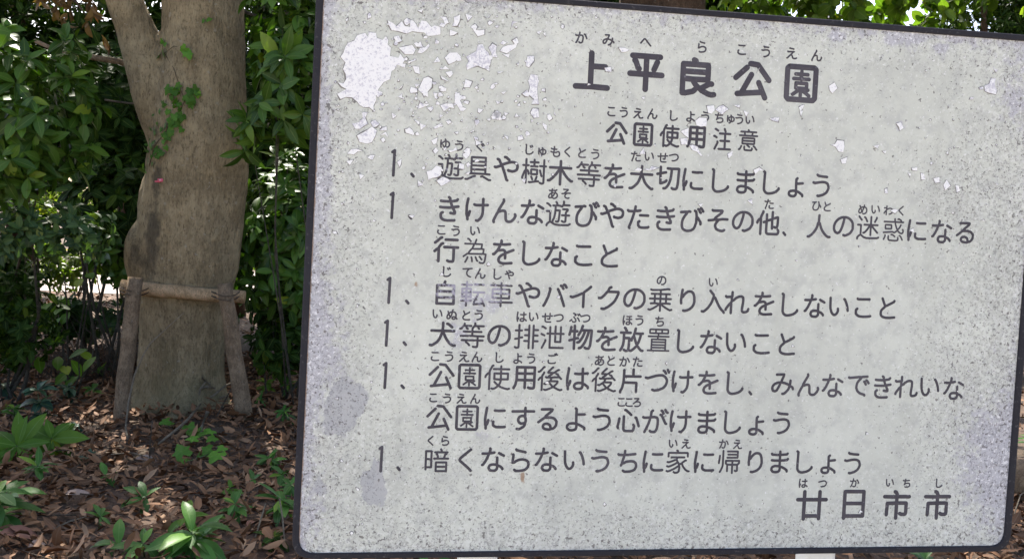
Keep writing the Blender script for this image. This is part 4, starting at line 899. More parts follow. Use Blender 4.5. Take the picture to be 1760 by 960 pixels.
CHIPS = [
 A3((300,345),(345,260),(400,215),(450,200),(468,225),(470,195),(515,200),(520,230),(555,242),(575,220),(590,245),(585,270),(605,290),(600,340),(650,350),(662,325),(690,365),(665,400),(640,395),(625,425),(610,430),(600,480),(560,500),(530,540),(515,610),(500,670),(440,650),(400,615),(370,590),(300,600),(280,570),(335,540),(285,500),(335,480),(315,420),(330,380)),
 A3((585,125),(640,160),(670,130),(690,160),(720,165),(725,125),(740,125),(770,170),(790,125),(820,130),(850,165),(870,155),(905,165),(905,210),(830,220),(805,198),(760,195),(735,190),(700,205),(650,190),(610,185)),
 A3((1060,345),(1120,310),(1130,270),(1160,268),(1195,320),(1210,360),(1190,420),(1130,398),(1065,425)),
 A3((1195,290),(1220,265),(1245,280),(1240,320),(1250,350),(1220,345)), A3((1265,310),(1310,275),(1350,270),(1375,250),(1360,290),(1305,325)),
 A3((930,350),(960,320),(1005,318),(1030,345),(990,375),(955,390)),
 A3((1435,490),(1450,450),(1490,455),(1500,490),(1490,530),(1495,600),(1500,630),(1455,630),(1470,600),(1435,570),(1445,530)),
 A3((1450,690),(1465,655),(1495,660),(1500,700),(1475,715)), A3((1430,340),(1470,340),(1470,370),(1440,410),(1420,400)),
 A3((790,500),(830,465),(855,480),(850,530),(830,590),(800,570),(770,545)), A3((990,570),(1020,560),(1020,600),(1040,645),(1020,660),(990,610)),
 A3((430,680),(465,680),(450,715),(465,750),(390,780),(370,750),(410,740)), A3((440,800),(490,765),(520,790),(490,860),(460,870),(415,860),(400,820)),
 A3((535,790),(580,765),(580,790)), A3((650,290),(700,280),(755,300),(740,330),(690,330)), A3((765,320),(835,265),(840,280),(790,325)),
 A3((735,400),(775,405),(780,450),(750,440)), A3((1045,530),(1055,480),(1095,495)), A3((645,550),(680,510),(670,530)),
 A3((1215,715),(1235,675),(1270,685),(1262,715)), A3((900,100),(940,105),(955,140),(930,150)), A3((975,160),(985,105),(1025,90),(1020,130)),
 A3((1055,85),(1100,100),(1070,130)), A3((1100,180),(1140,185),(1170,180),(1170,210),(1130,222)), A3((620,225),(650,215),(672,250),(640,260)),
 A3((1330,175),(1340,130),(1378,135)), A3((690,790),(715,770),(745,815),(720,805)), A3((765,65),(800,58),(790,78)), A3((880,50),(905,48),(890,60)),
 A3((905,460),(955,495),(915,480)), A3((1245,438),(1290,432),(1260,446)), A3((800,628),(840,630),(820,645)), A3((860,560),(888,565),(872,600)),
 A3((1235,610),(1268,620),(1250,632)), A3((1270,560),(1305,552),(1285,572)), A3((1485,195),(1520,185),(1500,210)), A3((1525,205),(1540,195),(1540,220)),
 A3((1580,640),(1590,650),(1605,705),(1590,690)), A3((1520,740),(1550,760),(1545,790),(1530,775)), A3((745,725),(780,745),(770,755)), A3((860,770),(890,755),(915,740),(900,765),(875,780)),
 A3((340,930),(400,900),(435,915),(380,935)), A3((680,370),(760,365),(720,380)), A3((1165,100),(1215,85),(1185,110)),
 B3((405,500),(445,490),(480,455),(520,470),(510,530),(420,565)), B3((480,570),(530,540),(590,570),(555,590),(515,610)), B3((440,270),(490,245),(480,290),(460,300)),
 B3((455,345),(475,320),(495,345),(470,370)), B3((570,340),(630,315),(635,340),(580,360)), B3((775,265),(820,290),(775,305)),
 B3((245,185),(280,175),(290,205),(315,210),(310,230),(250,210)), B3((185,430),(220,405),(215,440),(205,470)), B3((340,565),(385,600),(345,610)),
 B3((895,110),(900,70),(935,45),(965,70),(960,100)), B3((1185,60),(1200,30),(1245,40),(1250,95),(1210,100)), B3((1115,560),(1150,555),(1140,590)),
 B3((675,370),(740,345),(700,410)), B3((270,830),(320,825),(300,850)), B3((985,230),(1020,240),(1015,265)), B3((1270,145),(1310,165),(1300,195)), B3((310,110),(355,130),(345,150)),
 B3((60,260),(85,245),(98,265),(80,285)), B3((455,180),(500,150),(520,160),(480,180)), B3((695,515),(735,500),(720,525)),
 C3((850,120),(880,97),(935,100),(935,160),(890,165)), C3((1000,40),(1030,10),(1060,5),(1100,35),(1050,75)), C3((935,10),(990,5),(970,70),(945,60)),
 C3((735,255),(790,250),(790,300),(745,300)), C3((740,200),(760,190),(800,175),(800,250),(770,230)), C3((805,305),(830,300),(905,385),(890,385)), C3((430,370),(460,325),(475,370)),
 C3((1210,45),(1250,60),(1230,90)), C3((1090,370),(1130,345),(1125,380),(1100,405)), C3((460,485),(520,460),(575,475),(520,490)), C3((360,490),(450,485),(440,497)),
 C3((1285,490),(1330,470),(1365,495),(1300,520)), C3((1240,720),(1275,705),(1280,750)), C3((1625,20),(1655,5),(1640,60),(1650,100)), C3((1405,105),(1480,95),(1470,130),(1430,120)), C3((1135,5),(1185,2),(1180,25)),
 C3((870,745),(910,740),(890,765)), C3((235,605),(265,590),(250,620)),
 D3((845,350),(890,300),(925,300),(925,410),(880,400)), D3((345,915),(385,910),(380,935),(350,930)), D3((80,765),(125,755),(110,780)), D3((145,800),(172,795),(165,818)), D3((910,235),(940,240),(925,260)), D3((240,610),(270,600),(290,640),(265,660)),
 E3((380,40),(430,5),(480,10),(475,95),(440,90)), E3((455,150),(505,130),(495,180),(465,180)), E3((985,215),(1030,205),(1030,232)), E3((1055,250),(1080,255),(1090,300),(1060,300)),
 E3((1150,290),(1195,280),(1200,320),(1165,325)), E3((1225,340),(1250,300),(1280,345),(1240,380)), E3((1315,340),(1340,345),(1350,385),(1325,395)), E3((960,250),(985,255),(975,280)), E3((785,370),(805,365),(810,405),(785,400)),
 [(1039, 117), (1050, 115), (1051, 124), (1041, 123)], [(1424, 148), (1434, 142), (1439, 152), (1430, 161)], [(1375, 182), (1382, 180), (1379, 188)], [(1374, 192), (1380, 190), (1376, 200)],
 [(1303, 120), (1306, 116), (1300, 126)], [(1102, 168), (1108, 166), (1107, 172)], [(1063, 82), (1082, 86), (1068, 90)],
]
crng = np.random.default_rng(21)
for _ in range(520):                      # the many small ones, thickest at the upper left and thin elsewhere
    k = crng.random()
    if k < 0.62: x, y = crng.normal(740, 120), crng.normal(150, 95)
    elif k < 0.75: x, y = crng.normal(1660, 60), crng.normal(300, 120)
    elif k < 0.85: x, y = crng.uniform(560, 1760), crng.uniform(20, 930)
    else: x, y = crng.normal(575, 30), crng.uniform(100, 920)
    if not (575 < x < 1735 and 25 < y < 925): continue
    if (650 < x < 725 and y > 235) or math.hypot(x - 625, y - 115) < 48: continue
    s = 1.3 + 4.2 * crng.random() ** 3
    if x > 1560 or y > 400: s *= 0.7
    elif 600 < x < 930 and y < 330: s *= 1.35
    n = crng.integers(3, 6); a0 = crng.random() * 6.28
    CHIPS.append([(x + s * crng.uniform(0.4, 1.6) * math.cos(a0 + 6.28 * i / n), y + s * crng.uniform(0.4, 1.4) * math.sin(a0 + 6.28 * i / n)) for i in range(n)])
mb = MB(); fspk = []
for ci, poly in enumerate(CHIPS):
    P = np.array([uv(*p) for p in poly])
    a2 = sum(P[i][0] * P[(i + 1) % len(P)][1] - P[(i + 1) % len(P)][0] * P[i][1] for i in range(len(P)))
    if a2 < 0: P = P[::-1]
    # ragged edge: subdivide and jitter
    Q = []
    for i in range(len(P)):
        a, b2 = P[i], P[(i + 1) % len(P)]
        L = np.hypot(*(b2 - a)); n = max(1, int(L / 0.0065))
        nn = np.array([-(b2 - a)[1], (b2 - a)[0]]) / (L + 1e-9)
        for k in range(n):
            Q.append(a + (b2 - a) * k / n + (nn * crng.normal(0, 0.0022) if k else 0))
    Q = np.array(Q); c = Q.mean(0)
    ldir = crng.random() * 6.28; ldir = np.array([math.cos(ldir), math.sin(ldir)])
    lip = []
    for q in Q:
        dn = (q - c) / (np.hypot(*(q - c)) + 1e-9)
        lip.append(q + dn * (0.00045 + 0.0022 * max(0.0, dn @ ldir) * crng.random() + 0.0005 * crng.random() ** 3))  # dark strip widens on one side, as the flake's painted shadow
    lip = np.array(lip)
    n = len(Q)
    tri = tessellate_polygon([[Vector((*q, 0)) for q in Q]])
    top = 0.00085 + 0.00001 * (ci % 17)
    V = np.concatenate([S(Q[:, 0], Q[:, 1], np.full(n, top)), S(lip[:, 0], lip[:, 1], np.full(n, 0.00012))])
    tris = []
    for t in tri:
        p0, p1, p2 = (Q[i] for i in t)
        if (p1[0] - p0[0]) * (p2[1] - p0[1]) - (p1[1] - p0[1]) * (p2[0] - p0[0]) < 0: t = t[::-1]
        tris.append(list(t))
    fspk += [0.05 if ci == 0 else crng.random() ** 2] * len(V)
    mb.add(V, tris, 0)
    mb.n -= len(V)
    mb.V.pop()
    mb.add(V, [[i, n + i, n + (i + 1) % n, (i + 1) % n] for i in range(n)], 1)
V = np.concatenate(mb.V); q = to_px(V)
speck = np.clip(0.55 * gauss(q[:, 0], q[:, 1], 622, 115, 45, 60) + 0.8 * gauss(q[:, 0], q[:, 1], 1700, 160, 80, 80) + 0.15 + 0.9 * np.array(fspk), 0, 1.2)
flk = mb.build("paint_flakes", [M_FLAKE, M_LIP_SHADOW], panel, smooth=False, attrs={"speck": speck})
flk["kind"] = "stuff"

# ================================================================== THE BIG TREE
tree = thing("park_tree", "thick grey brown trunk forking low, propped by a log frame and hung with creeper leaves", "tree", (TREE[0], TREE[1], 0))
def prof(rows, Y):
    out = []
    for py, l, r in rows:
        a, b = at(l, py, Y), at(r, py, Y)
        out.append(((a + b) / 2, np.linalg.norm(b - a) / 2))
    return out
rows = [(-1500, 310, 392), (-900, 300, 402), (-420, 290, 411), (-200, 286, 414), (0, 283, 417), (60, 281, 417), (120, 276, 420), (190, 268, 425), (240, 264, 428), (300, 258, 428), (350, 250, 424), (400, 246, 418), (450, 243, 413), (520, 244, 396), (600, 246, 388), (640, 245, 388), (680, 238, 394), (703, 226, 407), (720, 212, 424), (738, 194, 446), (765, 165, 480)]
TB = MB(); vs = []; SEG = 40
trng = np.random.default_rng(5)
pr = prof(rows, TY)
for (c, r), (py, l, rr) in zip(pr, rows):
    fl = min(1.0, max(0.0, (py - 560) / 180))
    for k in range(SEG):
        t = 2 * math.pi * k / SEG
        rad = r * (1 + 0.07 * fl * math.cos(5 * t + 0.6) + 0.05 * fl * math.cos(3 * t + 2) + 0.03 * math.cos(3 * t + py * 0.004) + 0.02 * math.cos(7 * t + 1.3))
        vs.append([c[0] + rad * math.cos(t), c[1] + rad * math.sin(t) * 0.95, c[2]])
n = len(rows)
TB.add(vs, [[i * SEG + k, (i + 1) * SEG + k, (i + 1) * SEG + (k + 1) % SEG, i * SEG + (k + 1) % SEG] for i in range(n - 1) for k in range(SEG)] + [list(range(SEG)), [(n - 1) * SEG + k for k in range(SEG)][::-1]])
# the fork limb on the left
limb = [(330, 300, 30, .0), (300, 235, 44, .0), (274, 170, 43, -.02), (248, 100, 36, -.05), (230, 45, 31.5, -.08), (213, 0, 30, -.10), (180, -90, 28, -.15), (130, -230, 26, -.2), (60, -420, 23, -.3), (-40, -700, 19, -.45)]
pts = [at(px, py, TY + dy) for px, py, w, dy in limb]; rad = [w * TY / F for _, _, w, _ in limb]
TB.tube(pts, rad, 24)
# burl above the rail and root toes
def blob(mb, c, rx, ry, rz, nu=16, nv=10):
    v = []
    for i in range(nv + 1):
        ph = math.pi * i / nv
        for k in range(nu):
            th = 2 * math.pi * k / nu
            v.append([c[0] + rx * math.sin(ph) * math.cos(th), c[1] + ry * math.sin(ph) * math.sin(th), c[2] + rz * math.cos(ph)])
    mb.add(v, [[i * nu + k, (i + 1) * nu + k, (i + 1) * nu + (k + 1) % nu, i * nu + (k + 1) % nu] for i in range(nv) for k in range(nu)])
sc = TY / F
blob(TB, at(246, 436, TY - 0.02), 32 * sc, 0.12, 62 * sc)
blob(TB, at(258, 380, TY), 20 * sc, 0.12, 90 * sc)
for px, py, dx, dy, w in ((250, 706, -0.22, -0.22, 0.06), (300, 715, -0.05, -0.30, 0.055)):
    p = at(px, py, TY); cdir = np.array([dx, dy, 0])
    TB.tube([[TREE[0] + dx * 0.5, TREE[1] + dy * 0.5, 0.17], [TREE[0] + dx * 0.95, TREE[1] + dy * 0.95, 0.05], [TREE[0] + dx * 1.35, TREE[1] + dy * 1.35, 0.0], [TREE[0] + dx * 1.8, TREE[1] + dy * 1.8, -0.09]], [w, w, w * 0.8, w * 0.5], 14)
tmp = TB.build("trunk_raw", M_BARK)
md = tmp.modifiers.new("remesh", 'REMESH'); md.mode = 'VOXEL'; md.voxel_size = 0.014
sm = tmp.modifiers.new("smooth", 'SMOOTH'); sm.iterations = 5; sm.factor = 0.5
dg = bpy.context.evaluated_depsgraph_get()
me = bpy.data.meshes.new_from_object(tmp.evaluated_get(dg))
bpy.data.objects.remove(tmp)
nv = len(me.vertices)
co = np.empty(nv * 3, np.float32); me.vertices.foreach_get("co", co); co = co.reshape(-1, 3).astype(float)
no = np.empty(nv * 3, np.float32); me.vertices.foreach_get("normal", no); no = no.reshape(-1, 3).astype(float)
disp = np.array([0.016 * noise.noise(Vector((c[0] * 4, c[1] * 4, c[2] * 1.6))) + 0.007 * noise.noise(Vector((c[0] * 16, c[1] * 16, c[2] * 5))) + 0.004 * noise.noise(Vector((c[0] * 34, c[1] * 34, c[2] * 20))) for c in co])
co = co + no * disp[:, None]
q = to_px(co)
stain = np.clip(0.9 * gauss(q[:, 0], q[:, 1], 262, 400, 14, 90) + 0.7 * gauss(q[:, 0], q[:, 1], 232, 440, 18, 45) + 0.5 * gauss(q[:, 0], q[:, 1], 272, 305, 10, 30) + 0.25 * gauss(q[:, 0], q[:, 1], 250, 640, 25, 60), 0, 1)
moss = np.clip((q[:, 1] - 480) / 220, 0, 1) * 0.8 + 0.25 * np.clip((q[:, 0] - 360) / 60, 0, 1)
lp = np.empty(len(me.loops), np.int32); me.loops.foreach_get("vertex_index", lp)
stt = np.empty(len(me.polygons), np.int32); me.polygons.foreach_get("loop_start", stt)
trunk = mesh_obj("trunk", co, lp, stt, M_BARK, tree, True, {"stain": stain, "moss": moss})
bvh = BVHTree.FromPolygons([Vector(c) for c in co], [lp[a:a + 4].tolist() for a in stt])
bpy.data.meshes.remove(me)

def crown_pts(r, c, R, n, shell=0.55):
    d = unit(r.normal(size=(n, 3)))
    rr = (shell + (1 - shell) * r.random(n)) ** (1 / 1.5)
    return np.array(c) + d * rr[:, None] * np.array(R), d

def branches(mb, root, targets, r0, rg):
    for t in targets:
        root = np.array(root); t = np.array(t)
        mid = root * 0.5 + t * 0.5 + rg.normal(0, 0.05, 3) * np.linalg.norm(t - root) + np.array([0, 0, 0.06 * np.linalg.norm(t - root)])
        mb.tube([root, root * 0.3 + mid * 0.7, mid, mid * 0.5 + t * 0.5, t], [r0, r0 * 0.8, r0 * 0.62, r0 * 0.45, r0 * 0.2], 8)

r = np.random.default_rng(30)
C1, D1 = crown_pts(r, (TREE[0] + 0.6, TREE[1] + 0.8, 5.4), (3.8, 2.8, 2.1), 760, 0.3)
C2, D2 = crown_pts(r, (TREE[0] - 2.2, TREE[1] + 0.6, 4.9), (2.6, 2.5, 1.9), 320, 0.3)
C1 = np.concatenate([C1, C2]); D1 = np.concatenate([D1, D2]); D1[:, 2] += 0.5
kk = C1[:, 2] > 3.3
leaf_obj("crown", *whorls(r, C1[kk], D1[kk], 9, 0.24, 0.42), 0.6, 0.25, LEAF_LOW, M_GLOSSY, tree)
mb = MB(); topc = pr[0][0]
branches(mb, topc, [(TREE[0] + dx, TREE[1] + dy, z) for dx, dy, z in ((1.8, 0.6, 6.0), (-0.3, 2.0, 6.4), (0.8, -1.0, 6.2), (2.4, 1.2, 5.4), (0.3, 0.8, 7.0))], 0.10, r)
branches(mb, pts[-1], [(TREE[0] - 2.6, TREE[1] + 0.2, 5.6), (TREE[0] - 1.8, TREE[1] + 1.6, 6.0)], 0.07, r)
mb.build("limb", M_BARK2, tree)

# creeper on the trunk, each leaf lying on the bark
def hit(px, py):
    d = Vector(ray(px, py)).normalized()
    loc, nrm, idx, dist = bvh.ray_cast(Vector(CAM_POS), d, 30)
    return (np.array(loc), np.array(nrm)) if loc is not None else (None, None)
vine = thing("climbing_vine", "creeper with fresh green lobed leaves climbing the thick forked trunk", "climbing plant", at(300, 200, TY - 0.3))
LOBES = [(0, 0), (0.30, -0.30), (0.52, -0.12), (0.42, 0.18), (0.56, 0.42), (0.30, 0.50), (0.22, 0.72), (0.0, 1.0), (-0.22, 0.72), (-0.30, 0.50), (-0.56, 0.42), (-0.42, 0.18), (-0.52, -0.12), (-0.30, -0.30)]
IVY = [(281, 72, 12), (284, 90, 20), (279, 96, 14), (320, 84, 16), (323, 91, 18), (361, 33, 11), (352, 36, 8), (299, 153, 21), (304, 160, 17), (333, 154, 20), (340, 160, 14), (305, 174, 13), (318, 173, 13), (329, 172, 20), (334, 180, 12), (283, 181, 15), (300, 198, 17), (314, 199, 17), (296, 208, 16), (287, 214, 14), (306, 210, 12), (270, 226, 16), (289, 232, 17), (296, 226, 14), (285, 241, 12), (264, 249, 14), (275, 256, 15), (258, 262, 14), (282, 262, 12), (260, 274, 13), (268, 244, 13), (266, 281, 8), (292, 190, 12), (322, 168, 11), (311, 187, 11), (278, 190, 10), (296, 218, 11), (281, 221, 10), (263, 238, 10), (252, 258, 9), (272, 268, 10), (308, 148, 10), (288, 76, 9), (328, 98, 9)]
vr = np.random.default_rng(4)
mb = MB(); mids = []
def lobed(mb, p, nrm, size, rg, downv=np.array([0, 0, -1.0]), tilt=0.35):
    nn = unit(nrm + rg.normal(0, tilt, 3)); A = unit(downv + rg.normal(0, 0.5, 3)); A = unit(A - (A @ nn) * nn); Bx = np.cross(nn, A)
    c0 = np.array([0, 0.25])
    L = [np.array(l) * (1 + rg.normal(0, 0.05, 2)) for l in LOBES]
    V = [p + size * (c0[1] * A)]
    for l in L:
        V.append(p + size * (l[0] * Bx + l[1] * A) - nn * size * 0.25 * (l[0] ** 2 + (l[1] - 0.25) ** 2))
    k = len(L)
    mb.add(np.array(V), [[0, 1 + i, 1 + (i + 1) % k] for i in range(k)])
    return [1.0] + [0.3] * k
for px, py, s in [(a, b_, c_ * 0.85) for a, b_, c_ in IVY] + [(a + vr.normal(0, 9), b_ + vr.normal(0, 8), c_ * vr.uniform(0.45, 0.75)) for a, b_, c_ in IVY if b_ > 140]:
    p, nn = hit(px, py)
    if p is None: continue
    mids += lobed(mb, p + nn * 0.02, nn, 1.0 * s * sc, vr)
mb.build("foliage", M_IVY, vine, smooth=False, attrs={"mid": mids})
mb = MB()
path = []
for px, py in ((258, 285), (268, 250), (285, 228), (296, 206), (310, 192), (318, 172), (312, 158), (300, 120), (284, 92), (300, 80), (322, 86)):
    p, nn = hit(px, py)
    if p is not None: path.append(p + nn * 0.006)
mb.tube(path, 0.002, 6); mb.build("stem", M_DARKTWIG, vine)

# small pink tag pinned to the bark
p, nn = hit(278, 310)
tg = thing("marker_tag", "tiny pink ribbon tag pinned to the dark stain on the trunk", "tag", p)
mb = MB()
a = unit(np.cross(nn, [0, 0, 1.0])); u2 = np.cross(a, nn)
for w, h, ox, oz in ((0.030, 0.018, 0, 0), (0.03, 0.010, 0.02, -0.008)):
    ctr = p + nn * 0.012 + a * ox + u2 * oz
    q8 = [ctr + a * sx * w / 2 + u2 * sz * h / 2 + nn * (sy * 0.0015 + 0.004 * sx) for sy in (-1, 1) for sx, sz in ((-1, -1), (1, -1), (1, 1), (-1, 1))]
    mb.add(q8, [[0, 3, 2, 1], [4, 5, 6, 7], [0, 1, 5, 4], [1, 2, 6, 5], [2, 3, 7, 6], [3, 0, 4, 7]])
m_, nt_, b_ = new_mat("pink_ribbon"); b_.inputs["Base Color"].default_value = (0.75, 0.13, 0.20, 1); b_.inputs["Roughness"].default_value = 0.5
mb.build("ribbon", m_, tg)
mb = MB(); mb.tube([p - nn * 0.02, p + nn * 0.018], 0.003, 8); mb.build("pin", M_WHITE, tg)

# ------------------------------------------------------------------ log frame that props the tree
YF = TY - 0.42
fr = thing("tree_support", "rough log frame of two leaning posts and a split rail propping the thick trunk", "tree support", on_ground(315, 735))
pw = np.random.default_rng(9)
def log(mb, p0, p1, r0, r1, n=9, seg=16, bend=0.005, rough=0.05):
    ps = [p0 + (p1 - p0) * k / (n - 1) + pw.normal(0, bend * 0.4, 3) for k in range(n)]
    ps[0] = p0; ps[-1] = p1
    mb.tube(ps, [r0 + (r1 - r0) * k / (n - 1) for k in range(n)], seg, True, rough, pw)
rpx = TY / F
mb = MB(); log(mb, at(204, 748, YF - 0.05), at(233, 476, YF), 12.8 * rpx, 12.0 * rpx); mb.build("post", M_POST, fr)
mb = MB(); log(mb, at(421, 722, YF + 0.02), at(386, 487, YF + 0.02), 14.0 * rpx, 11.5 * rpx); mb.build("post", M_POST, fr)
mb = MB(); log(mb, at(209, 493, YF + 0.14), at(421, 511, YF + 0.16), 12.5 * rpx, 10.5 * rpx, 10, 11, 0.006, 0.14); mb.build("rail", M_RAIL, fr)
for px, py in ((233, 499), (388, 507)):          # straw rope lashing round post and rail
    mb = MB()
    for k in range(2):
        c = at(px, py - 4 + 7 * k, YF + 0.09)
        tt = np.linspace(0, 2 * math.pi, 25)
        mb.tube([c + np.array([0.068 * math.cos(t), 0.150 * math.sin(t), 0.010 * math.sin(2 * t)]) for t in tt], 0.0032, 6)
    mb.build("lashing", M_DARKTWIG, fr)

# ------------------------------------------------------------------ shrubs and trees behind
def stems(mb, ground, tops, r0, rg):
    for t in tops:
        g = np.array(ground, float) + np.array([rg.normal(0, 0.05), rg.normal(0, 0.05), -0.05]); t = np.array(t, float)
        mid = g * 0.5 + t * 0.5 + rg.normal(0, 0.06, 3)
        mb.tube([g, g * 0.6 + mid * 0.4, mid, mid * 0.45 + t * 0.55, t], [r0, r0 * 0.9, r0 * 0.75, r0 * 0.55, r0 * 0.2], 8)

def shrub(name, label, cat, c, R, nw, k, L, asp, mat, seed, tpl=LEAF_OVAL, up=0.35, spread=(50, 88), shell=0.35, group=None, nst=3, zmin=0.05, ground=None, bark=None, r0=0.011, part="foliage", stem="stem", clumps=0, fold=0.28, front=0.0):
    rg = np.random.default_rng(seed)
    c = np.array(c, float)
    gx_ = c[:2] if ground is None else np.array(ground)
    o = thing(name, label, cat, (gx_[0], gx_[1], 0), group)
    if clumps:
        cc, cd = crown_pts(rg, c, np.array(R) * 0.78, clumps, 0.25)
        idx = rg.integers(0, clumps, nw)
        d = unit(rg.normal(size=(nw, 3)))
        C = cc[idx] + d * (rg.random(nw) ** 0.5)[:, None] * np.array(R) * 0.36; D = unit(d + cd[idx] * 0.8)
        tops = cc[np.argsort(cc[:, 2])][-nst:]
    else:
        C, D = crown_pts(rg, c, R, nw, shell)
        tops = C[:: max(1, nw // nst)][:nst]
    D = D + np.array([0, -front, up]); kk = C[:, 2] > zmin
    C, D = C[kk], D[kk]
    P, A, N, Ls, Ws = whorls(rg, C, D, k, L, asp, spread)
    n = len(P)
    leaf_obj(part, P, A, N, Ls, Ws, rg.normal(0.45, 0.3, n), rg.normal(fold, 0.12, n), tpl, mat, o)
    mb = MB(); stems(mb, (gx_[0], gx_[1], 0), tops, r0, rg); mb.build(stem, bark or M_STEM, o)
    return o, C

TY0 = TY
s1, _ = shrub("broadleaf_shrub", "tall glossy shrub with big whorled leaves beside the thick trunk's fork, under the dead leaves", "shrub", at(20, 185, TY - 0.5), (0.46, 0.40, 0.60), 150, 8, 0.14, 0.42, M_GLOSSY, 41, LEAF_FULL, ground=at(-60, 300, TY + 0.1)[:2], front=0.35)
s2, _ = shrub("roundleaf_shrub", "bush of small dull oval leaves low to the side of the trunk's burl", "shrub", at(55, 395, TY - 0.25), (0.50, 0.36, 0.19), 170, 7, 0.072, 0.56, M_OVAL, 42, LEAF_OVAL, ground=at(20, 500, TY)[:2], front=0.4, nst=5, r0=0.012)
s3, _ = shrub("low_shrub", "dark small-leaved bush by the edge of the leaf litter, below the dull oval-leaved bush", "shrub", at(10, 545, TY - 0.1), (0.34, 0.32, 0.33), 150, 7, 0.075, 0.5, M_DARK, 43, LEAF_OVAL, front=0.4, nst=5, r0=0.012)
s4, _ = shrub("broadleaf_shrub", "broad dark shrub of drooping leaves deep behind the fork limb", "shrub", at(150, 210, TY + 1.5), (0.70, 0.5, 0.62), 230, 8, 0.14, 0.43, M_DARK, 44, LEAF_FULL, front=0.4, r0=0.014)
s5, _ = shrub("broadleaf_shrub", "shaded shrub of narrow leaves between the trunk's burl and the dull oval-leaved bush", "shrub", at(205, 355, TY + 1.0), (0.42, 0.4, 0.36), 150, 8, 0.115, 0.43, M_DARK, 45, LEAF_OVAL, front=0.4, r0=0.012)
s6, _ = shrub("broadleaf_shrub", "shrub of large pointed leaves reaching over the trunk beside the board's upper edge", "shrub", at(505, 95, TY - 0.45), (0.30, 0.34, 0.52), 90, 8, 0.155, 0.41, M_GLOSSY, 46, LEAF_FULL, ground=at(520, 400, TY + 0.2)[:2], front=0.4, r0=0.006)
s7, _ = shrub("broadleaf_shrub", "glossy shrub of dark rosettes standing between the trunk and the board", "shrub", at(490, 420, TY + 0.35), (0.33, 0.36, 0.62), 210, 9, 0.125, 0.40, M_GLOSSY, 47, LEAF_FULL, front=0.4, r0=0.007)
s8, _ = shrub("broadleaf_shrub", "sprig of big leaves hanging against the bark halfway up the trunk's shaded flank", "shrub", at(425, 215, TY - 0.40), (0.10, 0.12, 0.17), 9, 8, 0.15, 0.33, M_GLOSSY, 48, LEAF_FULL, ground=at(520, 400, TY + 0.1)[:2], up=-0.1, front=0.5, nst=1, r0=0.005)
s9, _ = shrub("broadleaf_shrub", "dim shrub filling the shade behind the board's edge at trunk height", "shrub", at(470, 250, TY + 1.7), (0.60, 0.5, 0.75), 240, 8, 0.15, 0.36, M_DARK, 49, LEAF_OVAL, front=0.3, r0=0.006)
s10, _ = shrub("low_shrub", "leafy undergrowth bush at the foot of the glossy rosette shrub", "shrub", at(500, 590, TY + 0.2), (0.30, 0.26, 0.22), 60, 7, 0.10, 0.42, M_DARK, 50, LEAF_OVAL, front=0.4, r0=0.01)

# branch that crosses behind the fork
mb = MB(); mb.tube([at(60, 70, TY + 0.3), at(108, 92, TY + 0.12), at(160, 99, TY + 0.12), at(205, 106, TY + 0.15), at(245, 120, TY + 0.2), at(300, 150, TY + 0.4)], [0.012, 0.014, 0.017, 0.018, 0.020, 0.022], 10)
mb.build("branch", M_POST, s4)
mb = MB(); mb.tube([at(180, 172, TY + 0.7), at(225, 178, TY + 0.7), at(258, 174, TY + 0.7), at(300, 168, TY + 0.9)], [0.007, 0.008, 0.009, 0.01], 8)
mb.tube([at(420, 20, TY + 0.6), at(470, 40, TY + 0.7), at(505, 10, TY + 0.8)], [0.012, 0.014, 0.012], 8)
mb.build("branch", M_STEM, s4)
# dead leaves hanging on a broken branch
dr = np.random.default_rng(60)
dead = thing("dead_branch", "broken branch with clusters of dry tan leaves hanging beside the fork limb", "branch", at(110, -30, TY - 0.1))
mb = MB(); mb.tube([at(40, -60, TY), at(90, -25, TY - 0.1), at(130, 2, TY - 0.12), at(150, 30, TY - 0.1)], [0.014, 0.011, 0.008, 0.004], 8); mb.build("twig", M_DARKTWIG, dead)
C = np.array([at(dr.uniform(68, 160), dr.uniform(-12, 26), TY - 0.1 + dr.normal(0, 0.08)) for _ in range(17)] + [at(150, 42, TY - .1), at(112, 40, TY - .1), at(180, 72, TY + .3)])
D = dr.normal(0, 0.35, C.shape) + np.array([0, -0.2, -1])
P, A, N, Ls, Ws = whorls(dr, C, D, 4, 0.10, 0.40, (8, 45), 0.3)
leaf_obj("dead_leaves", P, A, N, Ls, Ws, dr.normal(0.6, 0.6, len(P)), dr.normal(0.5, 0.3, len(P)), LEAF_FULL, M_DRYLEAF, dead)

# saplings with thin stems in the gap
def sapling(label, base_px, tops_px, Y, leaves, L, asp, mat, seed, r0=0.008):
    rg = np.random.default_rng(seed)
    g = at(*base_px, Y); g[2] = 0
    o = thing("sapling", label, "sapling", g, "saplings in the gap beside the trunk")
    mb = MB()
    for t in tops_px:
        e = at(t[0], t[1], Y + rg.normal(0, 0.08)); s0 = g + np.array([rg.normal(0, 0.03), 0, -0.03])
        mb.tube([s0, s0 * 0.6 + e * 0.4 + rg.normal(0, 0.015, 3), s0 * 0.2 + e * 0.8 + rg.normal(0, 0.015, 3), e], [r0, r0 * 0.8, r0 * 0.6, r0 * 0.4], 8)
    mb.build("stem", M_STEM, o)
    P = np.array([at(px, py, Y + rg.normal(0, 0.08)) for px, py in leaves]); n = len(P)
    A = np.c_[rg.normal(0, 0.7, n), -0.4 + rg.normal(0, 0.4, n), rg.normal(-0.35, 0.2, n)]; N = np.c_[rg.normal(0, 0.25, n), -0.6 + 0 * P[:, 0], np.ones(n)]
    leaf_obj("foliage", P, A, N, L * rg.uniform(0.8, 1.15, n), L * asp, 0.4, 0.2, LEAF_FULL, mat, o)
    return o
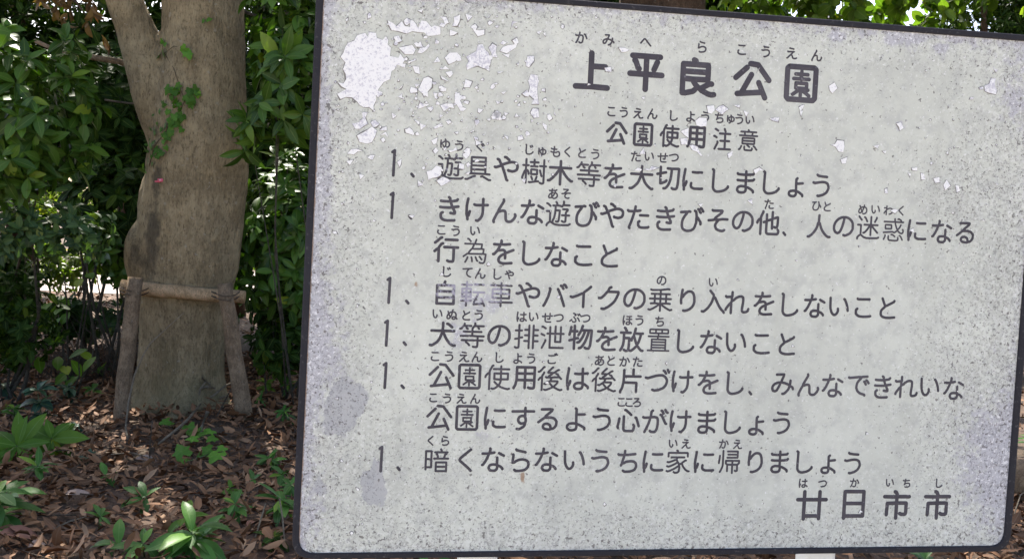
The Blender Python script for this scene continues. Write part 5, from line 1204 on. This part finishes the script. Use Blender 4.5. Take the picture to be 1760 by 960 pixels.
sapling("sapling of thin grey stems and a few lime leaves under the bright gap", (118, 640), [(110, 470), (150, 480), (100, 540), (158, 500)], TY + 0.5, [(98, 512), (90, 520), (112, 528), (105, 545), (120, 536), (150, 470), (140, 478)], 0.12, 0.55, M_FRESH, 71)
sapling("low sapling with broad lime leaves on the litter beside the support post", (128, 655), [(110, 600), (135, 620), (160, 600)], TY + 0.1, [(60, 570), (72, 580), (58, 602), (66, 612), (100, 612), (122, 618), (108, 628), (134, 605), (152, 600), (165, 612), (118, 640), (135, 645)], 0.13, 0.52, M_FRESH, 72)

# trees of the dark belt behind, and the sunlit ones beyond the gravel path
BG = [
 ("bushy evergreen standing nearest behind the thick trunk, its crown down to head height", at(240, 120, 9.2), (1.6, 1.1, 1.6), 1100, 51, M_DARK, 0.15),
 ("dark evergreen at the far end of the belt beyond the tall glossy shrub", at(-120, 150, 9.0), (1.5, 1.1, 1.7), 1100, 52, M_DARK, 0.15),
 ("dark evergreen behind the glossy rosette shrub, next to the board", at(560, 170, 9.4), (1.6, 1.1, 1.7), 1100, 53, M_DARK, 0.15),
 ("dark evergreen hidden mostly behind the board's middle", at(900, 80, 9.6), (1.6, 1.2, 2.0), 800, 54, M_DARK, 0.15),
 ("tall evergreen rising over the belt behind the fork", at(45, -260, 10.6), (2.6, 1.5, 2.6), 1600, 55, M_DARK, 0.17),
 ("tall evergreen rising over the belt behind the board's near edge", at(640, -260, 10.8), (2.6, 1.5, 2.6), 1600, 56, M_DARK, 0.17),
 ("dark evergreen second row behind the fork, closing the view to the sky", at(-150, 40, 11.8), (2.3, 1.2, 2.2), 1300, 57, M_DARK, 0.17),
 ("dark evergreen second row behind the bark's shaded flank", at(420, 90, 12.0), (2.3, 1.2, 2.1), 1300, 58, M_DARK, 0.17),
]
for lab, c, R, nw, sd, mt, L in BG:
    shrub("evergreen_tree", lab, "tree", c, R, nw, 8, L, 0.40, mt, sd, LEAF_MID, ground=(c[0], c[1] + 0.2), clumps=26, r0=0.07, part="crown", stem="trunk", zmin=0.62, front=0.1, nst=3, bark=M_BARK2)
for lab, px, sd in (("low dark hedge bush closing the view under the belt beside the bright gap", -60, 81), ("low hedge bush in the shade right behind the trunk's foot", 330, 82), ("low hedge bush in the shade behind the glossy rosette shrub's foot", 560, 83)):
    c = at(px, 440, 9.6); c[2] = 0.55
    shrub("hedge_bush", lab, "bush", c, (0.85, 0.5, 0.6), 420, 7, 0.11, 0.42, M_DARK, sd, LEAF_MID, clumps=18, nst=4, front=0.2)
for i, (lab, px, Y, z, R, sd) in enumerate((
 ("sunlit yellow green tree across the gravel path, seen through the gap by the burl", 180, 23.5, 2.6, (3.2, 1.8, 2.5), 91),
 ("sunlit tree across the gravel path behind the tall glossy shrub", -250, 24.5, 2.9, (3.0, 1.8, 2.8), 92),
 ("sunlit tree across the gravel path behind the rosette shrub", 640, 24, 3.0, (3.4, 1.8, 2.9), 93))):
    c = at(px, 300, Y); c[2] = z
    shrub("sunlit_tree", lab, "tree", c, R, 600, 7, 0.20, 0.5, M_BACK, sd, LEAF_LOW, clumps=30, r0=0.10, part="crown", stem="trunk", nst=3, bark=M_BARK2)

# trees that look over the top of the board
c = at(1430, 8, 7.0)
ct, _ = shrub("canopy_tree", "fresh green broad-leaved tree leaning over the board's top edge against the sky", "tree", (c[0] + 0.25, c[1] + 0.2, c[2] + 0.30), (1.5, 0.8, 0.62), 480, 6, 0.10, 0.62, M_CANOPY, 101, LEAF_OVAL, ground=at(1148, 8, 7.1)[:2], clumps=60, nst=2, part="crown", stem="branch", bark=M_BARK2, r0=0.015, zmin=2.2)
tb = MB(); g = at(1146, 8, 7.1); w = 72 * 7.1 / F
tb.tube([[g[0] + 0.06, g[1], -0.1], [g[0] + 0.05, g[1], 0.15], [g[0] + 0.03, g[1], 0.8], [g[0], g[1], 1.8], [g[0] - 0.03, g[1], g[2]], [g[0] - 0.05, g[1], g[2] + 0.8], [g[0], g[1], g[2] + 2.0], [g[0], g[1], g[2] + 3.2]], [w * 1.6, w * 1.25, w * 1.1, w * 1.03, w, w * 0.9, w * 0.6, w * 0.2], 22, True, 0.05, trng)
tb.build("trunk", M_BARK2, ct)
c = at(1745, 10, 7.6)
shrub("evergreen_tree", "dark dense evergreen showing above the board's far upper corner", "tree", (c[0], c[1], c[2] - 0.1), (0.62, 0.6, 1.0), 900, 9, 0.10, 0.22, M_DARK, 102, LEAF_MID, clumps=24, part="crown", stem="trunk", bark=M_BARK2, r0=0.05, nst=3)
c = at(1100, -20, 8.8)
shrub("evergreen_tree", "dark leafy tree behind the brown trunk at the board's top edge", "tree", (c[0], c[1], c[2]), (1.5, 0.8, 0.9), 900, 8, 0.14, 0.4, M_DARK, 103, LEAF_MID, clumps=24, part="crown", stem="trunk", bark=M_BARK2, r0=0.07, nst=3, zmin=1.2)
c = at(1450, 120, 12.5)
shrub("evergreen_tree", "shaded evergreen far behind the board, below its top edge", "tree", (c[0], c[1], c[2] - 0.75), (3.2, 1.2, 1.6), 900, 8, 0.2, 0.4, M_DARK, 104, LEAF_MID, clumps=26, part="crown", stem="trunk", bark=M_BARK2, r0=0.09, nst=3, zmin=0.4)

# mossy log / root at the far side of the board
g = on_ground(1768, 850)
lg = MB()
lg.tube([g + np.array([0.02, 0.35, 0.02]), g + np.array([0.0, 0.1, 0.06]), g + np.array([-0.01, -0.12, 0.05]), g + np.array([0.03, -0.34, 0.0])], [0.09, 0.10, 0.09, 0.06], 16, True, 0.08, trng)
lo_ = lg.build("fallen_log", M_POST, loc=g)
tag(lo_, "short weathered tan log lying in the litter past the board's far edge", "log")

# tangle of dry stems in the shade next to the support post
br = np.random.default_rng(77)
g = at(195, 585, TY + 0.9); g[2] = 0
db = thing("dry_brush", "tangle of thin dry brown stems in the shade just behind the support post", "dry brush", g)
mb = MB()
for _ in range(150):
    a = g + np.array([br.normal(0, 0.28), br.normal(0, 0.18), -0.01]); d = np.array([br.normal(0, 0.20), br.normal(0, 0.12), br.uniform(0.12, 0.5)])
    mb.tube([a, a + d * 0.5 + br.normal(0, 0.02, 3), a + d + np.array([br.normal(0, 0.1), 0, -0.04])], [0.003, 0.0025, 0.0015], 5)
mb.build("stem", M_DARKTWIG, db)

# undergrowth in the dim gap, and sunlit bushes just before the gravel path
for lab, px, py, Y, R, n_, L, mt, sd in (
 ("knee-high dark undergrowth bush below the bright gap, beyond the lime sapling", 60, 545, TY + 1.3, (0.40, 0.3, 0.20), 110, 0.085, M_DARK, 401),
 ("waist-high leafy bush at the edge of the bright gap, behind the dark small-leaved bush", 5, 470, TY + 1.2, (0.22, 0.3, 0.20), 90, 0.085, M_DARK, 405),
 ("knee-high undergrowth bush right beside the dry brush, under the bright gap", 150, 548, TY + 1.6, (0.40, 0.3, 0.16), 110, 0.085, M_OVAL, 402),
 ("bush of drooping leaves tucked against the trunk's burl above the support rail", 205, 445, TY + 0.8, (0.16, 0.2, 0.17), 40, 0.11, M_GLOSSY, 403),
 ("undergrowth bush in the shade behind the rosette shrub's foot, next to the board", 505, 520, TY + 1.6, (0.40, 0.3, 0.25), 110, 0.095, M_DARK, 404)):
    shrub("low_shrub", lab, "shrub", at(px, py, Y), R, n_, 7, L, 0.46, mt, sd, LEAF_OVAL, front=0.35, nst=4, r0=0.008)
for lab, px, z, R, sd in (
 ("sunlit yellow green bush before the gravel path, glowing through the gap by the burl", 222, 0.9, (0.8, 0.5, 0.75), 411),
 ("low sunlit yellow green bush before the gravel path, half filling the bright gap", 128, 0.42, (1.0, 0.4, 0.40), 414),
 ("sunlit yellow green bush before the gravel path, above the bright gap", 60, 1.35, (0.9, 0.5, 0.55), 412),
 ("sunlit yellow green bush before the gravel path behind the rosette shrub", 440, 0.9, (0.9, 0.5, 0.85), 413)):
    c = at(px, 400, 13.3); c[2] = z
    shrub("sunlit_bush", lab, "bush", c, R, 160, 7, 0.12, 0.5, M_BACK, sd, LEAF_MID, nst=4, r0=0.012, clumps=14)

# the belt goes on behind the board
for lab, x, Y, R, z, sd in (
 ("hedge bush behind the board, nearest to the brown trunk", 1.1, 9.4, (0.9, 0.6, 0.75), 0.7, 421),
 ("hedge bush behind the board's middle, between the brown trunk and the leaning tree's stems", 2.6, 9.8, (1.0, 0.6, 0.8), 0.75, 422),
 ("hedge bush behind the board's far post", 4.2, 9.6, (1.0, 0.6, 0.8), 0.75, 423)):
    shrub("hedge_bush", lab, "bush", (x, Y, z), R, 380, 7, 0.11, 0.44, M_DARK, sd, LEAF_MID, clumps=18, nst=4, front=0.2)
for lab, x, Y, R, sd in (
 ("sunlit tree across the gravel path behind the board's middle", 6.5, 24.0, (3.4, 1.8, 2.9), 431),
 ("sunlit tree across the gravel path behind the board's far edge", 12.5, 25.0, (3.4, 1.8, 3.0), 432)):
    shrub("sunlit_tree", lab, "tree", (x, Y, 3.0), R, 520, 7, 0.20, 0.5, M_BACK, sd, LEAF_LOW, clumps=30, r0=0.10, part="crown", stem="trunk", nst=3, bark=M_BARK2)

# ------------------------------------------------------------------ seedlings and small plants in the leaf litter
def seedling(name, label, px, py, L, n, asp, mat, seed, h=0.10, spread=(42, 98), tilt=(0, -0.25, 1), group="seedlings in the leaf litter", tiers=1, cat="seedling"):
    rg = np.random.default_rng(seed)
    g = on_ground(px, py); g[2] = float(height(g[0], g[1]))
    o = thing(name, label, cat, g, group)
    D = unit(np.array(tilt, float) + rg.normal(0, 0.12, 3))
    C = np.array([g + D * h * (1 - 0.32 * k) for k in range(tiers)])
    P, A, N, Ls, Ws = whorls(rg, C, np.repeat(D[None], tiers, 0), n, L, asp, spread, 0.3, 0.2, 0.12)
    leaf_obj("foliage", P, A, N, Ls, Ws, rg.normal(0.6, 0.25, len(P)), rg.normal(0.3, 0.08, len(P)), LEAF_FULL, mat, o)
    mb = MB(); mb.tube([g - np.array([0, 0, 0.03]), g + D * h * 0.5 + rg.normal(0, 0.004, 3), g + D * h], [0.0035, 0.003, 0.002], 6); mb.build("stem", M_GSTEM, o)
    return o
PLANTS = [
 ("lily_plant", "plant with large smooth lime leaves arching beside the dark bluish mound", 40, 785, 0.20, 9, 0.36, M_FRESH, 201, 0.17, 2),
 ("seedling", "bright broad-leaved seedling with hanging lime leaves next to the bluish mound", 98, 772, 0.165, 7, 0.48, M_FRESH, 202, 0.16, 2),
 ("ground_plant", "mound of small bluish green leaves behind the large lime leaves", 78, 735, 0.11, 10, 0.55, M_BLUISH, 203, 0.24, 4),
 ("ground_plant", "shiny bluish plant at the edge of the litter beyond the lime leaves", 8, 690, 0.11, 9, 0.5, M_BLUISH, 204, 0.10, 2),
 ("ground_plant", "low bluish leaves trailing between the mound and the support post", 132, 745, 0.065, 9, 0.5, M_BLUISH, 205, 0.05, 2),
 ("seedling", "tall deep green seedling in the near corner, partly cut by the frame edge", 2, 900, 0.15, 8, 0.36, M_SEED, 206, 0.15, 3),
 ("seedling", "green seedling just above the tall one in the near corner", 18, 868, 0.14, 6, 0.34, M_SEED, 207, 0.07, 1),
 ("seedling", "small two-leaved seedling alone on open litter below the support post", 186, 825, 0.085, 4, 0.40, M_SEED, 208, 0.05, 1),
 ("seedling", "seedling with a few narrow leaves between the orange leaf and the pale oval leaf", 256, 862, 0.11, 6, 0.32, M_SEED, 209, 0.07, 1),
 ("seedling", "large dark green rosette at the near edge, centre of the litter", 340, 965, 0.17, 11, 0.34, M_SEED, 210, 0.11, 2),
 ("seedling", "yellow green young plant rising just behind the large dark rosette", 328, 925, 0.10, 6, 0.42, M_FRESH, 211, 0.10, 1),
 ("seedling", "low spreading seedling at the near edge between the rosette and the corner", 250, 962, 0.13, 8, 0.32, M_SEED, 212, 0.06, 1),
 ("seedling", "pale leaved seedling at the near edge with leaves lying flat", 205, 950, 0.11, 6, 0.34, M_SEED, 213, 0.04, 1),
 ("seedling", "four-leaved bright green seedling standing clear of the others", 393, 850, 0.095, 5, 0.42, M_FRESH, 214, 0.06, 1),
 ("seedling", "upright seedling with pointed leaves right below the four-leaved bright one", 405, 895, 0.085, 7, 0.36, M_SEED, 215, 0.09, 2),
 ("seedling", "seedling touching the board's lower corner with dark drooping leaves", 482, 905, 0.105, 8, 0.36, M_SEED, 216, 0.10, 2),
 ("seedling", "fern-like green rosette near the board's edge above the tan curled leaf", 468, 795, 0.085, 10, 0.34, M_SEED, 217, 0.07, 2),
 ("seedling", "small plant squeezed against the board's edge above the lower corner", 497, 852, 0.085, 7, 0.36, M_SEED, 218, 0.08, 2),
 ("seedling", "bunch of thin leaves at the board's edge near the tree root", 500, 700, 0.085, 8, 0.36, M_SEED, 219, 0.12, 2),
 ("seedling", "pale green plant by the thick root, close to the leaning support post", 448, 712, 0.075, 7, 0.42, M_SEED, 220, 0.06, 1),
 ("seedling", "dark seedling at the foot of the board's lower corner by the dry vine loop", 470, 945, 0.09, 7, 0.36, M_DARK, 221, 0.05, 1),
 ("seedling", "green seedling on the litter seen under the board by its far post", 1585, 985, 0.11, 7, 0.36, M_SEED, 222, 0.07, 2),
 ("seedling", "green seedling on the litter seen under the board by its near post", 740, 985, 0.10, 6, 0.36, M_SEED, 223, 0.06, 1),
 ("seedling", "grass-like seedling past the board's far edge above the tan log", 1764, 780, 0.10, 8, 0.22, M_SEED, 224, 0.10, 2),
 ("seedling", "seedling with dull leaves behind the lime plants, near the bright gap", 30, 640, 0.11, 8, 0.38, M_SEED, 225, 0.12, 2),
 ("seedling", "dim seedling in the shade right behind the leaning support post", 470, 660, 0.10, 8, 0.36, M_DARK, 226, 0.12, 2),
 ("seedling", "lone small seedling on the litter between the post's foot and the lime leaves", 150, 795, 0.07, 6, 0.4, M_BLUISH, 227, 0.03, 1),
 ("seedling", "small green seedling between the fern-like rosette and the four-leaved bright one", 436, 828, 0.075, 6, 0.40, M_SEED, 229, 0.05, 1),
 ("seedling", "low seedling between the lime leaves and the tall seedling in the near corner", 68, 830, 0.10, 7, 0.36, M_SEED, 230, 0.08, 2),
 ("ground_plant", "bluish ground leaves between the bluish mound and the dark small-leaved bush", 118, 700, 0.075, 9, 0.5, M_BLUISH, 231, 0.10, 3),
 ("seedling", "fresh little seedling beside the leaning post's foot, behind the pale green plant", 455, 690, 0.085, 7, 0.42, M_FRESH, 232, 0.10, 2),
 ("seedling", "narrow-leaved seedling in the litter between the orange leaf and the near edge", 170, 905, 0.085, 6, 0.30, M_SEED, 233, 0.06, 1),
 ("seedling", "leafy seedling behind the bluish mound at the shade's edge", 112, 668, 0.09, 8, 0.4, M_SEED, 234, 0.12, 3),
 ("seedling", "lime seedling in the shade close to the support post's outer side", 168, 650, 0.08, 7, 0.45, M_FRESH, 235, 0.12, 2),
 ("seedling", "dull seedling between the shiny bluish plant and the lime leaves", 22, 735, 0.09, 8, 0.4, M_SEED, 236, 0.10, 2),
 ("seedling", "narrow dark seedling between the leaning post and the board's edge", 492, 735, 0.08, 8, 0.34, M_SEED, 237, 0.10, 3),
 ("seedling", "leafy seedling behind the pale green plant, where the litter meets the rosette shrub", 486, 648, 0.10, 9, 0.36, M_SEED, 238, 0.14, 3),
 ("seedling", "small yellow green seedling at the foot of the rosette shrub", 448, 640, 0.08, 7, 0.42, M_FRESH, 239, 0.12, 2),
 ("seedling", "green seedling just below the fern-like rosette at the board's edge", 486, 822, 0.075, 7, 0.4, M_SEED, 240, 0.06, 2),
 ("seedling", "small seedling with pale leaves between the rosette and the upright pointed one", 372, 905, 0.07, 6, 0.42, M_FRESH, 241, 0.05, 1),
 ("seedling", "tiny dark seedling in front of the trunk's foot by the stub stick", 160, 690, 0.08, 6, 0.4, M_SEED, 228, 0.07, 2),
]
for nm, lab, px, py, L, n, asp, mt, sd, h, tiers in PLANTS:
    seedling(nm, lab, px, py, L, n, asp, mt, sd, h, tiers=tiers, tilt=(0, -0.9, 0.8) if mt is M_FRESH and L > 0.15 else (0, -0.35, 1), cat="plant" if nm != "seedling" else "seedling", group=None if nm == "lily_plant" else ("bluish ground plants" if nm == "ground_plant" else "seedlings in the leaf litter"))

# ivy runners on the ground
def runner(label, spots, seed):
    rg = np.random.default_rng(seed)
    g = on_ground(*spots[0][:2])
    o = thing("ivy_runner", label, "ivy", g, "ivy runners on the litter")
    mb = MB(); mids = []; path = []
    for px, py, s in spots:
        p = on_ground(px, py); p[2] = float(height(p[0], p[1])) + 0.075
        path.append(p - np.array([0, 0, 0.02]))
        mids.extend(lobed(mb, p, np.array([0, -0.45, 1.0]), s * 0.0040, rg, np.array([rg.normal(0, 0.6), -1.0, -0.2]), 0.2))
    mb.build("foliage", M_IVY, o, smooth=False, attrs={"mid": mids})
    mb = MB(); mb.tube(path, 0.0025, 6); mb.build("stem", M_GSTEM, o)
runner("ivy runner with pale lobed leaves beside the upright stub stick", [(322, 756, 18), (333, 762, 20), (344, 766, 16), (336, 776, 14), (362, 762, 16), (368, 772, 14)], 301)
runner("ivy runner with a few lobed leaves in front of the tan curled leaf", [(314, 804, 20), (316, 810, 12), (362, 792, 18), (374, 796, 20), (384, 786, 12)], 302)
runner("small ivy runner of two leaves close to the trunk's foot", [(288, 748, 14), (294, 752, 9)], 303)

# single fallen leaves that stand out
def fallen(label, px, py, L, asp, mat, ang, seed, curl=0.9, lift=0.02):
    rg = np.random.default_rng(seed)
    g = on_ground(px, py); g[2] = float(height(g[0], g[1])) + lift
    a = math.radians(ang)
    A = np.array([[math.cos(a), math.sin(a), 0.15]]); N = np.array([[rg.normal(0, 0.2), -0.35, 1.0]])
    V, lo, st, ac = leaf_arrays(g[None], A, N, L, L * asp, curl, 0.4, LEAF_FULL)
    o = mesh_obj("fallen_leaf", V, lo, st, mat, None, True, {"mid": ac}, loc=g)
    tag(o, label, "fallen leaf", "fallen leaves that stand out")
fallen("bright orange brown curled leaf on open litter in the near half", 213, 872, 0.11, 0.55, M_ORANGE, 15, 1, 1.3, 0.035)
fallen("tan orange curled leaf standing behind the four-leaved bright seedling", 393, 812, 0.085, 0.5, M_ORANGE, 60, 2, 1.2, 0.03)
fallen("pale pinkish oval leaf lying flat below the stub stick", 232, 797, 0.10, 0.5, M_PALELEAF, 0, 3, 0.5, 0.03)
fallen("long pale leaf lying flat between the two-leaved seedling and the near corner", 102, 860, 0.13, 0.36, M_PALELEAF, 5, 4, 0.3, 0.03)
fallen("reddish pointed leaf standing on edge beside the large dark rosette", 424, 918, 0.085, 0.5, M_REDLEAF, 75, 5, 0.5, 0.03)
fallen("big rusty pink leaf by the tall seedling in the near corner", -4, 925, 0.15, 0.5, M_REDLEAF, 10, 6, 0.8, 0.03)
fallen("crumpled greyish tan leaf upright at the near edge beside the flat pale seedling", 48, 948, 0.13, 0.5, M_PALELEAF, 60, 7, 1.2, 0.03)
fallen("pale leaf propped against the thick root", 352, 790, 0.06, 0.55, M_PALELEAF, 100, 8, 0.9, 0.03)

# sticks and dry stems
def stick(name, label, cat, pts_, radii, mat, group=None, loc=None):
    mb = MB(); mb.tube(pts_, radii, 8, True, 0.15, trng)
    o = mb.build(name, mat, loc=pts_[0]); tag(o, label, cat, group)
Yf = on_ground(216, 760)[1]
def gp(px, py, dz=0.02):
    dz += 0.03
    p = on_ground(px, py); p[2] = float(height(p[0], p[1])) + dz; return p
stick("dry_vine", "thin pale vine stem arching from the litter up against the trunk between the posts", "vine", [gp(219, 772), at(216, 735, Yf + 0.1), at(221, 690, Yf + 0.2), at(231, 645, Yf + 0.25), at(245, 612, Yf + 0.3), at(258, 590, Yf + 0.32), at(285, 565, Yf + 0.34), at(316, 537, Yf + 0.36)], [0.005, 0.0055, 0.005, 0.0045, 0.004, 0.0035, 0.003, 0.002], M_TWIG)
Ys = on_ground(337, 757)[1]
stick("stub_stick", "cut stub of a grey stick standing upright out of the litter before the trunk", "stick", [gp(334, 764, -0.02), at(345, 738, Ys), at(357, 707, Ys)], [0.010, 0.011, 0.012], M_TWIG, "sticks on the litter")
stick("fallen_twig", "long pale twig lying on the litter in front of the stub stick", "twig", [gp(272, 781), gp(300, 765, 0.04), gp(320, 750, 0.05), gp(344, 730, 0.06)], [0.005, 0.007, 0.007, 0.005], M_TWIG, "sticks on the litter")
stick("fallen_twig", "thin twig leaning from the thick root towards the leaning post's foot", "twig", [gp(358, 722, 0.05), gp(388, 708, 0.09), gp(410, 703, 0.11), gp(432, 696, 0.12)], [0.005, 0.005, 0.004, 0.003], M_TWIG, "sticks on the litter")
stick("fallen_twig", "fine dark twig crossing below the thin twig at the thick root", "twig", [gp(372, 740, 0.03), gp(395, 715, 0.08), gp(412, 700, 0.13), gp(425, 688, 0.16)], [0.004, 0.004, 0.003, 0.002], M_DARKTWIG, "sticks on the litter")
stick("fallen_twig", "thin straight twig lying across the litter above the pale oval leaf", "twig", [gp(190, 797), gp(225, 797, 0.03), gp(262, 806, 0.03)], [0.003, 0.003, 0.002], M_TWIG, "sticks on the litter")
stick("fallen_twig", "thin twig lying near the long pale leaf in the near half", "twig", [gp(92, 922), gp(120, 915, 0.03), gp(148, 908, 0.03)], [0.003, 0.003, 0.002], M_TWIG, "sticks on the litter")
stick("dry_vine", "dry wiry vine loop in front of the dark seedling at the board's corner", "vine", [gp(438, 950), gp(446, 935, 0.05), gp(455, 922, 0.09), gp(466, 925, 0.08), gp(478, 920, 0.10), gp(484, 935, 0.06), gp(488, 955, 0.02)], [0.003] * 7, M_TWIG)
stick("fallen_twig", "thin bent twig past the board's far edge beside the tan log", "twig", [gp(1742, 900, 0.02), gp(1752, 880, 0.07), gp(1766, 868, 0.06)], [0.003, 0.003, 0.002], M_TWIG, "sticks on the litter")
stick("dead_shoot", "thin dead shoot standing upright beside the pale oval leaf", "dead shoot", [gp(257, 800, -0.02), at(258, 760, on_ground(257, 800)[1]), at(262, 722, on_ground(257, 800)[1])], [0.003, 0.003, 0.002], M_DARKTWIG)
# withered sprig stuck to the trunk near its foot
wsp = thing("withered_sprig", "curled pale withered sprig clinging to the trunk just above its foot", "sprig", at(345, 668, TY - 0.4))
mb = MB()
for a in ([(340, 680), (343, 668), (350, 655), (356, 660), (352, 668)], [(343, 668), (352, 664), (366, 667)], [(350, 655), (345, 650), (347, 645)], [(375, 684), (388, 680), (400, 672)], [(388, 680), (398, 684)]):
    ph = []
    for px, py in a:
        p, nn = hit(px, py)
        if p is not None: ph.append(p + nn * 0.02)
    if len(ph) > 1: mb.tube(ph, 0.0055, 6)
mb.build("stem", M_TWIG, wsp)

# bits of twig mixed into the litter: nobody could count them
tr_ = np.random.default_rng(88)
mb = MB()
for _ in range(420):
    x, y = tr_.uniform(-3.6, 2.2), tr_.uniform(2.7, 7.5)
    if np.hypot(x - TREE[0], y - TREE[1]) < 0.5: continue
    p = np.array([x, y, float(height(x, y)) + tr_.uniform(0.02, 0.055)])
    th = tr_.uniform(0, 6.283); Lq = 0.05 + 0.22 * tr_.random() ** 2
    d = np.array([math.cos(th), math.sin(th), tr_.normal(0, 0.12)]) * Lq
    r_ = 0.0012 + 0.0022 * tr_.random()
    mb.tube([p, p + d * 0.5 + tr_.normal(0, 0.012, 3) * [1, 1, 0.3], p + d], [r_, r_ * 0.9, r_ * 0.6], 5)
o = mb.build("twig_litter", M_DARKTWIG)
o["kind"] = "stuff"
